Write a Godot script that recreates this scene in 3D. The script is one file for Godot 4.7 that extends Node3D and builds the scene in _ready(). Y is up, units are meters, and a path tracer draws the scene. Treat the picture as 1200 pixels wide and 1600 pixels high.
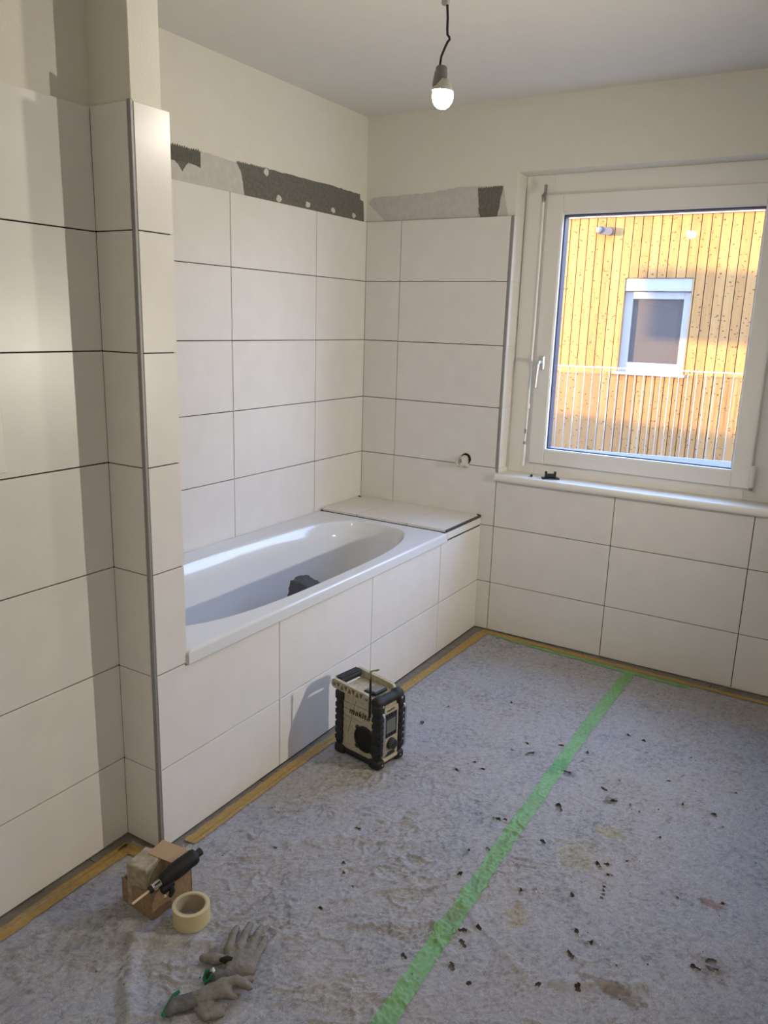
extends Node3D
# A half-tiled bathroom: tub in a niche, window wall, floor covered with protective fleece.
# x runs along the window wall, y is up, z runs from the window wall towards the camera; metres.

const TUBX := 0.744        # face of the tub front and of the pillar
const NEARX := 0.596       # face of the near left wall
const PZ := 2.207          # front face of the pillar
const PQ := 2.083          # rear edge of the pillar
const ROW0 := 0.2648       # height of the first horizontal joint
const P := 0.302           # tile pitch up
const L := 0.602           # tile pitch along
const TOP := 2.0715        # top of the tiling
const CEIL := 2.575
const XP := 0.811          # end of the tiled pier at the window
const JOINT := 0.0034
const TT := 0.012          # tile thickness with its bed

var M := {}
var meshes := {}
var rng := RandomNumberGenerator.new()
var n1 := FastNoiseLite.new()
var n2 := FastNoiseLite.new()
var n3 := FastNoiseLite.new()


class MB:
	var v := PackedVector3Array()
	var n := PackedVector3Array()
	func tri(a: Vector3, b: Vector3, c: Vector3, out: Vector3) -> void:
		var q := (c - a).cross(b - a)
		if q.length_squared() < 1e-18:
			return
		q = q.normalized()
		if q.dot(out) < 0.0:
			var t := b
			b = c
			c = t
			q = -q
		v.append(a); v.append(b); v.append(c)
		n.append(q); n.append(q); n.append(q)
	func quad(a: Vector3, b: Vector3, c: Vector3, d: Vector3, out: Vector3) -> void:
		tri(a, b, c, out)
		tri(a, c, d, out)
	func add(m: Mesh, t: Transform3D) -> void:
		for s in m.get_surface_count():
			var arr := m.surface_get_arrays(s)
			var pv: PackedVector3Array = arr[Mesh.ARRAY_VERTEX]
			var pn: PackedVector3Array = arr[Mesh.ARRAY_NORMAL]
			var idx: PackedInt32Array = arr[Mesh.ARRAY_INDEX] if arr[Mesh.ARRAY_INDEX] != null else PackedInt32Array(range(pv.size()))
			for i in idx:
				v.append(t * pv[i])
				n.append((t.basis * pn[i]).normalized())
	func mesh() -> ArrayMesh:
		var a := []
		a.resize(Mesh.ARRAY_MAX)
		a[Mesh.ARRAY_VERTEX] = v
		a[Mesh.ARRAY_NORMAL] = n
		var m := ArrayMesh.new()
		m.add_surface_from_arrays(Mesh.PRIMITIVE_TRIANGLES, a)
		return m


# ---------------------------------------------------------------- shapes

func smooth_mesh(v: PackedVector3Array, idx: PackedInt32Array, col := PackedColorArray()) -> ArrayMesh:
	var n := PackedVector3Array()
	n.resize(v.size())
	for k in range(0, idx.size(), 3):
		var a := v[idx[k]]
		var q := (v[idx[k + 2]] - a).cross(v[idx[k + 1]] - a)
		for j in 3:
			n[idx[k + j]] += q
	for k in n.size():
		n[k] = n[k].normalized()
	var arr := []
	arr.resize(Mesh.ARRAY_MAX)
	arr[Mesh.ARRAY_VERTEX] = v
	arr[Mesh.ARRAY_NORMAL] = n
	arr[Mesh.ARRAY_INDEX] = idx
	if col.size():
		arr[Mesh.ARRAY_COLOR] = col
	var m := ArrayMesh.new()
	m.add_surface_from_arrays(Mesh.PRIMITIVE_TRIANGLES, arr)
	return m


func bbox(size: Vector3, b := 0.001) -> ArrayMesh:
	b = minf(b, 0.49 * minf(size.x, minf(size.y, size.z)))
	var key := "%.5f %.5f %.5f %.5f" % [size.x, size.y, size.z, b]
	if meshes.has(key):
		return meshes[key]
	var mb := MB.new()
	var h := size / 2.0
	var p := func(s: Vector3, axis: int) -> Vector3:
		var r := Vector3(s.x * (h.x - b), s.y * (h.y - b), s.z * (h.z - b))
		r[axis] = s[axis] * h[axis]
		return r
	for axis in 3:
		var u := (axis + 1) % 3
		var w := (axis + 2) % 3
		for sg in [-1.0, 1.0]:
			var c := []
			for q in [[-1.0, -1.0], [1.0, -1.0], [1.0, 1.0], [-1.0, 1.0]]:
				var s := Vector3.ZERO
				s[axis] = sg
				s[u] = q[0]
				s[w] = q[1]
				c.append(p.call(s, axis))
			var out := Vector3.ZERO
			out[axis] = sg
			mb.quad(c[0], c[1], c[2], c[3], out)
		# edges along this axis
		for s1 in [-1.0, 1.0]:
			for s2 in [-1.0, 1.0]:
				var lo := Vector3.ZERO
				lo[axis] = -1.0
				lo[u] = s1
				lo[w] = s2
				var hi := lo
				hi[axis] = 1.0
				var out := Vector3.ZERO
				out[u] = s1
				out[w] = s2
				mb.quad(p.call(lo, u), p.call(hi, u), p.call(hi, w), p.call(lo, w), out)
	for sx in [-1.0, 1.0]:
		for sy in [-1.0, 1.0]:
			for sz in [-1.0, 1.0]:
				var s := Vector3(sx, sy, sz)
				mb.tri(p.call(s, 0), p.call(s, 1), p.call(s, 2), s)
	var m := mb.mesh()
	meshes[key] = m
	return m


func rounded_box(size: Vector3, r: float, seg := 3) -> ArrayMesh:
	# all edges rounded: a sphere pushed out by the inner half extents
	var v := PackedVector3Array()
	var idx := PackedInt32Array()
	r = minf(r, 0.499 * minf(size.x, minf(size.y, size.z)))
	var h := size / 2.0 - Vector3(r, r, r)
	var rows := 2 * (seg + 1)
	var cols := 4 * (seg + 1)
	for i in rows:
		var top := i < rows / 2
		var a: float = PI / 2 * (1.0 - float(i if top else i - 1) / float(rows / 2 - 1 if rows > 2 else 1)) if false else 0.0
		var k := i if top else i - rows / 2
		a = PI / 2 * (1.0 - float(k) / seg) if top else -PI / 2 * float(k) / seg
		for j in cols:
			var qd := j / (seg + 1)
			var b := PI / 2 * qd + PI / 2 * float(j % (seg + 1)) / seg
			var d := Vector3(cos(a) * cos(b), sin(a), cos(a) * sin(b))
			var sx := 1.0 if qd == 0 or qd == 3 else -1.0
			var sz := 1.0 if qd == 0 or qd == 1 else -1.0
			v.append(Vector3(sx * h.x, (1.0 if top else -1.0) * h.y, sz * h.z) + d * r)
	for i in rows - 1:
		for j in cols:
			var j2 := (j + 1) % cols
			idx.append_array([i * cols + j, i * cols + j2, (i + 1) * cols + j, i * cols + j2, (i + 1) * cols + j2, (i + 1) * cols + j])
	var ct := v.size()
	v.append(Vector3(0, size.y / 2, 0))
	v.append(Vector3(0, -size.y / 2, 0))
	for j in cols:
		var j2 := (j + 1) % cols
		idx.append_array([ct, j2, j, ct + 1, (rows - 1) * cols + j, (rows - 1) * cols + j2])
	return smooth_mesh(v, idx)


func rings(rows: Array, closed := true, cap_a := false, cap_b := false) -> ArrayMesh:
	var v := PackedVector3Array()
	var idx := PackedInt32Array()
	var w: int = rows[0].size()
	for r in rows:
		v.append_array(r)
	for i in rows.size() - 1:
		for j in (w if closed else w - 1):
			var j2 := (j + 1) % w
			idx.append_array([i * w + j, (i + 1) * w + j, i * w + j2, i * w + j2, (i + 1) * w + j, (i + 1) * w + j2])
	for c in [[cap_a, 0], [cap_b, rows.size() - 1]]:
		if not c[0]:
			continue
		var mid := Vector3.ZERO
		for q in rows[c[1]]:
			mid += q
		mid /= w
		var base := v.size()
		v.append_array(rows[c[1]])
		v.append(mid)
		for j in w:
			var j2 := (j + 1) % w
			if c[1] == 0:
				idx.append_array([base + w, base + j, base + j2])
			else:
				idx.append_array([base + w, base + j2, base + j])
	return smooth_mesh(v, idx)


func tube(path: Array, radius: Variant, sides := 10, flat := 1.0, caps := true) -> ArrayMesh:
	var rows := []
	var up := Vector3.UP
	for i in path.size():
		var d: Vector3 = path[min(i + 1, path.size() - 1)] - path[max(i - 1, 0)]
		d = d.normalized()
		if absf(d.dot(up)) > 0.95:
			up = Vector3.RIGHT if absf(d.x) < 0.8 else Vector3.BACK
		var s := d.cross(up).normalized()
		up = s.cross(d).normalized()
		var ring := PackedVector3Array()
		var r: float = radius[i] if radius is Array else radius
		for k in sides:
			var a := TAU * k / sides
			ring.append(path[i] + s * cos(a) * r + up * sin(a) * r * flat)
		rows.append(ring)
	return rings(rows, true, caps, caps)


func lathe(profile: Array, sides := 24, caps := true) -> ArrayMesh:
	# profile: [radius, y] from bottom to top; repeated points make sharp edges
	var rows := []
	for q in profile:
		var ring := PackedVector3Array()
		for k in sides:
			var a := TAU * k / sides
			ring.append(Vector3(cos(a) * q[0], q[1], sin(a) * q[0]))
		rows.append(ring)
	return rings(rows, true, caps, caps)


func prism(poly: PackedVector2Array, depth: float) -> ArrayMesh:
	# in the xy plane, from z = 0 to z = depth
	var mb := MB.new()
	var t := Geometry2D.triangulate_polygon(poly)
	for k in range(0, t.size(), 3):
		var a := poly[t[k]]
		var b := poly[t[k + 1]]
		var c := poly[t[k + 2]]
		mb.tri(Vector3(a.x, a.y, depth), Vector3(b.x, b.y, depth), Vector3(c.x, c.y, depth), Vector3.BACK)
		mb.tri(Vector3(a.x, a.y, 0), Vector3(b.x, b.y, 0), Vector3(c.x, c.y, 0), Vector3.FORWARD)
	var ccw := not Geometry2D.is_polygon_clockwise(poly)
	for k in poly.size():
		var a := poly[k]
		var b := poly[(k + 1) % poly.size()]
		var e := b - a
		var o := Vector3(e.y, -e.x, 0) if ccw else Vector3(-e.y, e.x, 0)
		mb.quad(Vector3(a.x, a.y, 0), Vector3(b.x, b.y, 0), Vector3(b.x, b.y, depth), Vector3(a.x, a.y, depth), o)
	return mb.mesh()


func capsule2d(a: Vector2, b: Vector2, r: float, seg := 8) -> PackedVector2Array:
	var out := PackedVector2Array()
	var d := (b - a).angle()
	for k in seg + 1:
		out.append(b + Vector2.from_angle(d - PI / 2 + PI * k / seg) * r)
	for k in seg + 1:
		out.append(a + Vector2.from_angle(d + PI / 2 + PI * k / seg) * r)
	return out


func surface_net(lo: Vector3, hi: Vector3, cell: float, f: Callable) -> ArrayMesh:
	var nx := int((hi.x - lo.x) / cell) + 2
	var ny := int((hi.y - lo.y) / cell) + 2
	var nz := int((hi.z - lo.z) / cell) + 2
	var g := PackedFloat32Array()
	g.resize(nx * ny * nz)
	for k in nz:
		for j in ny:
			for i in nx:
				g[(k * ny + j) * nx + i] = f.call(lo + Vector3(i, j, k) * cell)
	var at := PackedInt32Array()
	at.resize(nx * ny * nz)
	at.fill(-1)
	var v := PackedVector3Array()
	var idx := PackedInt32Array()
	var corner := [0, 1, nx, nx + 1, nx * ny, nx * ny + 1, nx * ny + nx, nx * ny + nx + 1]
	var edges := [[0, 1], [2, 3], [4, 5], [6, 7], [0, 2], [1, 3], [4, 6], [5, 7], [0, 4], [1, 5], [2, 6], [3, 7]]
	for k in nz - 1:
		for j in ny - 1:
			for i in nx - 1:
				var b := (k * ny + j) * nx + i
				var inside := 0
				for c in corner:
					if g[b + c] < 0.0:
						inside += 1
				if inside == 0 or inside == 8:
					continue
				var sum := Vector3.ZERO
				var cnt := 0
				for e in edges:
					var ga := g[b + corner[e[0]]]
					var gb := g[b + corner[e[1]]]
					if (ga < 0.0) != (gb < 0.0):
						var t := ga / (ga - gb)
						var pa := Vector3(e[0] & 1, (e[0] >> 1) & 1, e[0] >> 2)
						var pb := Vector3(e[1] & 1, (e[1] >> 1) & 1, e[1] >> 2)
						sum += pa.lerp(pb, t)
						cnt += 1
				at[b] = v.size()
				v.append(lo + (Vector3(i, j, k) + sum / cnt) * cell)
	var st := [1, nx, nx * ny]
	for k in range(1, nz - 1):
		for j in range(1, ny - 1):
			for i in range(1, nx - 1):
				var b := (k * ny + j) * nx + i
				for axis in 3:
					var ga := g[b]
					var gb := g[b + st[axis]]
					if (ga < 0.0) == (gb < 0.0):
						continue
					var u: int = st[(axis + 1) % 3]
					var w: int = st[(axis + 2) % 3]
					var q := [at[b], at[b - u], at[b - u - w], at[b - w]]
					if q.min() < 0:
						continue
					if ga < 0.0:
						idx.append_array([q[0], q[2], q[1], q[0], q[3], q[2]])
					else:
						idx.append_array([q[0], q[1], q[2], q[0], q[2], q[3]])
	return smooth_mesh(v, idx)


func capsule_d(p: Vector3, a: Vector3, b: Vector3, ra: float, rb: float) -> float:
	var ab := b - a
	var t := clampf((p - a).dot(ab) / ab.length_squared(), 0.0, 1.0)
	return p.distance_to(a + ab * t) - lerpf(ra, rb, t)


func smin(a: float, b: float, k: float) -> float:
	var h := maxf(k - absf(a - b), 0.0) / k
	return minf(a, b) - h * h * k * 0.25


# ---------------------------------------------------------------- nodes

func node(called: String, mesh: Mesh, mat: Material, parent: Node = self, pos := Vector3.ZERO, basis := Basis()) -> MeshInstance3D:
	var o := MeshInstance3D.new()
	o.name = called
	o.mesh = mesh
	o.material_override = mat
	o.transform = Transform3D(basis, pos)
	parent.add_child(o, true)
	return o


func box(called: String, a: Vector3, b: Vector3, mat: Material, parent: Node = self, bevel := 0.0008) -> MeshInstance3D:
	return node(called, bbox((b - a).abs(), bevel), mat, parent, (a + b) / 2.0)


func thing(called: String, label: String, category: String, at := Vector3.ZERO, turn := 0.0, group := "") -> Node3D:
	var o := Node3D.new()
	o.name = called
	o.position = at
	o.rotation.y = turn
	add_child(o, true)
	tag(o, label, category, group)
	return o


func tag(o: Node, label: String, category: String, group := "") -> void:
	o.set_meta("label", label)
	o.set_meta("category", category)
	if group:
		o.set_meta("group", group)


func struct(called: String, label := "") -> Node3D:
	var o := Node3D.new()
	o.name = called
	add_child(o, true)
	o.set_meta("kind", "structure")
	if label:
		o.set_meta("label", label)
	return o


# ---------------------------------------------------------------- materials

func noise_tex(size: int, freq: float, lo: Color, hi: Color, seed_ := 1, octaves := 4) -> NoiseTexture2D:
	var f := FastNoiseLite.new()
	f.seed = seed_
	f.frequency = freq
	f.fractal_octaves = octaves
	var t := NoiseTexture2D.new()
	t.width = size
	t.height = size
	t.seamless = true
	t.noise = f
	var g := Gradient.new()
	g.set_color(0, lo)
	g.set_color(1, hi)
	t.color_ramp = g
	return t


func mat(key: String, c: Color, rough := 0.6, metal := 0.0) -> StandardMaterial3D:
	var m := StandardMaterial3D.new()
	m.resource_name = key
	m.albedo_color = c
	m.roughness = rough
	m.metallic = metal
	M[key] = m
	return m


func triplanar(m: StandardMaterial3D, albedo: Texture2D, scale: float, bump: Texture2D = null, relief := 0.0) -> void:
	m.uv1_triplanar = true
	m.uv1_world_triplanar = true
	m.uv1_scale = Vector3.ONE * scale
	m.albedo_texture = albedo
	if bump:
		m.heightmap_enabled = true
		m.heightmap_texture = bump
		m.heightmap_scale = relief


func fibre_image() -> ImageTexture:
	var im := Image.create(1024, 1024, false, Image.FORMAT_RGB8)
	im.fill(Color(0.70, 0.70, 0.715))
	var tints := [Color(0.95, 0.95, 0.96), Color(0.40, 0.40, 0.43), Color(0.58, 0.62, 0.76), Color(0.84, 0.83, 0.80), Color(0.50, 0.50, 0.53), Color(0.66, 0.60, 0.56)]
	for k in 15000:
		var p := Vector2(rng.randf() * 1024.0, rng.randf() * 1024.0)
		var a := rng.randf() * TAU
		var c: Color = tints[rng.randi() % tints.size()]
		var bend := rng.randf_range(-0.08, 0.08)
		var w := rng.randf_range(0.25, 0.6)
		for s in rng.randi_range(12, 48):
			var x := posmod(int(p.x), 1024)
			var y := posmod(int(p.y), 1024)
			im.set_pixel(x, y, im.get_pixel(x, y).lerp(c, w))
			a += bend
			p += Vector2(cos(a), sin(a))
	return ImageTexture.create_from_image(im)


func wood_image() -> ImageTexture:
	# vertical spruce grain with knots; 1.17 m across, 2.34 m up
	var w := 512
	var h := 1024
	var im := Image.create(w, h, false, Image.FORMAT_RGB8)
	var g := FastNoiseLite.new()
	g.seed = 7
	g.frequency = 0.05
	g.fractal_octaves = 3
	for x in w:
		var plank := x / 51
		for y in h:
			var q := g.get_noise_2d(x * 3.2 + plank * 900.0, y * 0.06 + plank * 37.0) * 0.5 + 0.5
			var q2 := g.get_noise_2d(x * 0.6 + plank * 333.0, y * 0.03) * 0.5 + 0.5
			im.set_pixel(x, y, Color(0.77, 0.62, 0.40).lerp(Color(0.65, 0.46, 0.27), clampf(q * 0.7 + q2 * 0.5 - 0.3, 0.0, 1.0)))
	for k in 620:
		var cx := rng.randi_range(0, w - 1)
		var cy := rng.randi_range(0, h - 1)
		var rx := rng.randf_range(1.5, 5.5)
		var ry := rx * rng.randf_range(0.35, 0.8)
		var dark := rng.randf_range(0.5, 0.95)
		for dx in range(-9, 10):
			for dy in range(-9, 10):
				var q := sqrt(pow(dx / rx, 2.0) + pow(dy / ry, 2.0))
				if q < 1.5:
					var x := posmod(cx + dx, w)
					var y := posmod(cy + dy, h)
					im.set_pixel(x, y, im.get_pixel(x, y).lerp(Color(0.30, 0.14, 0.07), dark * clampf(1.5 - q, 0.0, 1.0)))
	return ImageTexture.create_from_image(im)


func make_materials() -> void:
	var m := mat("tile", Color(0.895, 0.882, 0.862), 0.33)
	triplanar(m, noise_tex(256, 0.02, Color(0.975, 0.975, 0.975), Color(1, 1, 1), 3), 1.3)
	m = mat("tile_edge", Color(0.80, 0.78, 0.73), 0.6)
	m = mat("adhesive_bed", Color(0.13, 0.105, 0.085), 0.95)
	m = mat("plaster", Color(0.875, 0.863, 0.818), 0.95)
	triplanar(m, noise_tex(512, 0.02, Color(0.985, 0.985, 0.985), Color(1, 1, 1), 5), 0.9, noise_tex(512, 0.16, Color(0, 0, 0), Color(1, 1, 1), 6, 3), 0.05)
	m = mat("ceiling", Color(0.875, 0.862, 0.835), 0.95)
	triplanar(m, noise_tex(512, 0.02, Color(0.985, 0.985, 0.985), Color(1, 1, 1), 5), 0.9)
	m = mat("adhesive_dark", Color(0.47, 0.46, 0.43), 0.95)
	triplanar(m, noise_tex(512, 0.03, Color(0.82, 0.82, 0.82), Color(1, 1, 1), 8), 3.0, noise_tex(512, 0.08, Color(0, 0, 0), Color(1, 1, 1), 9), 0.05)
	m = mat("filler_light", Color(0.80, 0.785, 0.76), 0.95)
	triplanar(m, noise_tex(512, 0.02, Color(0.93, 0.93, 0.93), Color(1, 1, 1), 10), 2.0)
	mat("dab", Color(0.80, 0.785, 0.75), 0.9)
	mat("aluminium", Color(0.56, 0.555, 0.55), 0.5, 0.25)
	mat("dark_trim", Color(0.36, 0.35, 0.34), 0.45, 0.7)
	m = mat("enamel", Color(0.86, 0.865, 0.87), 0.08)
	m = mat("frame_white", Color(0.905, 0.895, 0.87), 0.38)
	mat("sill_white", Color(0.915, 0.905, 0.88), 0.25)
	mat("gasket", Color(0.22, 0.25, 0.33), 0.5)
	m = mat("pane_glass", Color(1, 1, 1, 0.02), 0.0)
	m.transparency = BaseMaterial3D.TRANSPARENCY_ALPHA
	mat("steel", Color(0.62, 0.62, 0.61), 0.35, 0.9)
	mat("handle", Color(0.80, 0.80, 0.80), 0.3, 0.6)
	mat("black_plastic", Color(0.07, 0.07, 0.075), 0.5)
	mat("socket_grey", Color(0.50, 0.50, 0.48), 0.55)
	mat("cable", Color(0.17, 0.15, 0.17), 0.6)
	mat("bulb_collar", Color(0.80, 0.79, 0.76), 0.5)
	m = mat("bulb_glow", Color(1, 1, 1), 0.4)
	m.emission_enabled = true
	m.emission = Color(1.0, 0.965, 0.9)
	m.emission_energy_multiplier = 22.0
	m = mat("fill_glow", Color(1, 1, 1), 0.5)  # glowing face of the added fill light
	m.emission_enabled = true
	m.emission = Color(1.0, 0.965, 0.9)
	m.emission_energy_multiplier = 1.2
	m = mat("floor_tile", Color(0.50, 0.475, 0.44), 0.6)
	triplanar(m, noise_tex(512, 0.02, Color(0.82, 0.82, 0.82), Color(1, 1, 1), 12), 2.0)
	mat("floor_bed", Color(0.34, 0.30, 0.27), 0.95)
	m = mat("fleece", Color(0.885, 0.88, 0.878), 0.98)
	var fib := fibre_image()
	triplanar(m, fib, 1.45, fib, 0.2)
	m.vertex_color_use_as_albedo = true
	m.uv1_triplanar_sharpness = 4.0
	m = mat("yellow_tape", Color(0.69, 0.575, 0.34), 0.7)
	triplanar(m, noise_tex(512, 0.03, Color(0.84, 0.82, 0.78), Color(1, 1, 1), 15), 3.0)
	m = mat("green_tape", Color(0.51, 0.69, 0.47), 0.6)
	triplanar(m, noise_tex(512, 0.035, Color(0.80, 0.82, 0.80), Color(1, 1, 1), 16), 3.0)
	m.vertex_color_use_as_albedo = true
	m = mat("cardboard", Color(0.62, 0.52, 0.40), 0.9)
	triplanar(m, noise_tex(512, 0.02, Color(0.82, 0.80, 0.77), Color(1, 1, 1), 17), 6.0)
	mat("cardboard_plain", Color(0.68, 0.575, 0.445), 0.9)
	m = mat("cardboard_pale", Color(0.72, 0.675, 0.595), 0.9)
	triplanar(m, noise_tex(512, 0.012, Color(0.74, 0.71, 0.67), Color(1, 1, 1), 18), 5.0)
	m = mat("tape_roll", Color(0.80, 0.755, 0.585), 0.35)
	m.subsurf_scatter_enabled = true
	m.subsurf_scatter_strength = 0.25
	mat("tape_core", Color(0.66, 0.60, 0.51), 0.9)
	m = mat("glove_coat", Color(0.53, 0.51, 0.48), 0.75)
	triplanar(m, noise_tex(256, 0.05, Color(0.82, 0.82, 0.82), Color(1, 1, 1), 20), 9.0)
	m = mat("glove_knit", Color(0.44, 0.435, 0.43), 0.95)
	triplanar(m, noise_tex(256, 0.12, Color(0.75, 0.75, 0.75), Color(1, 1, 1), 21), 14.0, noise_tex(256, 0.2, Color(0, 0, 0), Color(1, 1, 1), 22), 0.05)
	mat("glove_green", Color(0.10, 0.46, 0.33), 0.9)
	mat("glove_white", Color(0.86, 0.85, 0.82), 0.9)
	mat("glove_inside", Color(0.13, 0.13, 0.13), 0.95)
	m = mat("radio_cream", Color(0.745, 0.715, 0.625), 0.6)
	triplanar(m, noise_tex(512, 0.02, Color(0.84, 0.82, 0.78), Color(1, 1, 1), 23), 5.0)
	m = mat("rubber", Color(0.14, 0.145, 0.155), 0.65)
	triplanar(m, noise_tex(512, 0.03, Color(0.72, 0.72, 0.72), Color(1, 1, 1), 24), 8.0)
	mat("grille", Color(0.09, 0.095, 0.10), 0.6, 0.3)
	mat("seam", Color(0.38, 0.35, 0.28), 0.8)
	mat("panel_black", Color(0.12, 0.12, 0.13), 0.45)
	mat("lcd", Color(0.40, 0.41, 0.41), 0.2)
	mat("grey_plastic", Color(0.46, 0.46, 0.45), 0.5)
	mat("chrome", Color(0.80, 0.80, 0.82), 0.18, 1.0)
	mat("brown_mark", Color(0.44, 0.34, 0.25), 0.9)
	mat("olive_tape", Color(0.53, 0.55, 0.30), 0.7)
	m = mat("tool_black", Color(0.045, 0.05, 0.055), 0.6)
	mat("rod_pale", Color(0.82, 0.74, 0.60), 0.5)
	m = mat("felt_dark", Color(0.52, 0.52, 0.55), 0.98)
	triplanar(m, noise_tex(512, 0.25, Color(0.35, 0.35, 0.37), Color(1, 1, 1), 25, 3), 3.5)
	m = mat("film", Color(0.95, 0.95, 0.92, 0.22), 0.12)
	m.transparency = BaseMaterial3D.TRANSPARENCY_ALPHA
	mat("crumb_dark", Color(0.16, 0.15, 0.14), 0.9)
	mat("crumb_light", Color(0.86, 0.86, 0.85), 0.9)
	var wood := wood_image()
	var shades := [Color(1, 0.985, 0.95), Color(0.97, 0.93, 0.87), Color(0.985, 0.96, 0.92), Color(0.94, 0.90, 0.84)]
	for k in 4:
		m = mat("board_%d" % k, shades[k], 0.8)
		triplanar(m, wood, 1.0)
		m.uv1_scale = Vector3(0.855, 0.427, 0.855)
		m.uv1_offset = Vector3(0.13 * k, 0.29 * k, 0)
	mat("wood_gap", Color(0.36, 0.22, 0.12), 0.9)
	mat("outside_white", Color(0.70, 0.70, 0.71), 0.5)
	mat("outside_dark", Color(0.34, 0.325, 0.32), 0.3)
	mat("rail_paint", Color(0.64, 0.65, 0.67), 0.45)
	mat("wall_light_grey", Color(0.36, 0.36, 0.38), 0.5)
	mat("render_grey", Color(0.70, 0.69, 0.66), 0.9)
	mat("ground", Color(0.45, 0.44, 0.41), 0.95)


# ---------------------------------------------------------------- the place

func _ready() -> void:
	rng.seed = 11
	for q in [[n1, 1], [n2, 2], [n3, 3]]:
		q[0].seed = q[1]
		q[0].frequency = 1.0
		q[0].fractal_octaves = 2
	camera_and_light()
	make_materials()
	room_shell()
	tiling()
	window()
	bathtub()
	outside()
	pendant("pendant_bulb", "glowing bare bulb hanging from a dark kinked cable", Vector3(1.249, 2.172, 1.565), 0.24)
	work_light(Vector3(3.02, 1.34, 0.78), 2.35)
	fill_panel(Vector3(2.9, CEIL, 4.25), 2.2)
	floor_cover()
	radio()
	box_group()
	tape_roll()
	gloves()
	small_things()


func camera_and_light() -> void:
	var cam := Camera3D.new()
	cam.name = "camera"
	cam.fov = rad_to_deg(2.0 * atan(800.0 / 1229.65))
	cam.near = 0.05
	cam.far = 200.0
	cam.transform = Transform3D(Basis.from_euler(Vector3(-0.2374, 0.5431, 0.0301)), Vector3(2.3558, 1.5712, 3.6417))
	cam.current = true
	add_child(cam)
	var e := Environment.new()
	e.background_mode = Environment.BG_SKY
	var sky := Sky.new()
	var s := ProceduralSkyMaterial.new()
	s.sky_top_color = Color(0.52, 0.66, 0.90)
	s.sky_horizon_color = Color(0.88, 0.88, 0.90)
	s.ground_horizon_color = Color(0.62, 0.60, 0.57)
	s.ground_bottom_color = Color(0.40, 0.39, 0.37)
	s.sun_angle_max = 1.0
	sky.sky_material = s
	e.sky = sky
	e.background_energy_multiplier = 19.0
	e.tonemap_mode = Environment.TONE_MAPPER_LINEAR
	e.tonemap_exposure = 1.0
	e.sdfgi_enabled = true
	e.ssao_enabled = true
	e.ssil_enabled = true
	var we := WorldEnvironment.new()
	we.name = "environment"
	we.environment = e
	add_child(we)
	# low evening sun from behind the left end of our own building
	var sun := DirectionalLight3D.new()
	sun.name = "sun"
	var from := Vector3(-sin(deg_to_rad(63.0)), tan(deg_to_rad(2.2)), cos(deg_to_rad(63.0)))
	sun.basis = Basis.looking_at(-from.normalized())
	sun.light_color = Color(1.0, 0.80, 0.48)
	sun.light_energy = 6.6
	sun.light_angular_distance = 0.53
	sun.shadow_enabled = true
	add_child(sun)


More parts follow.
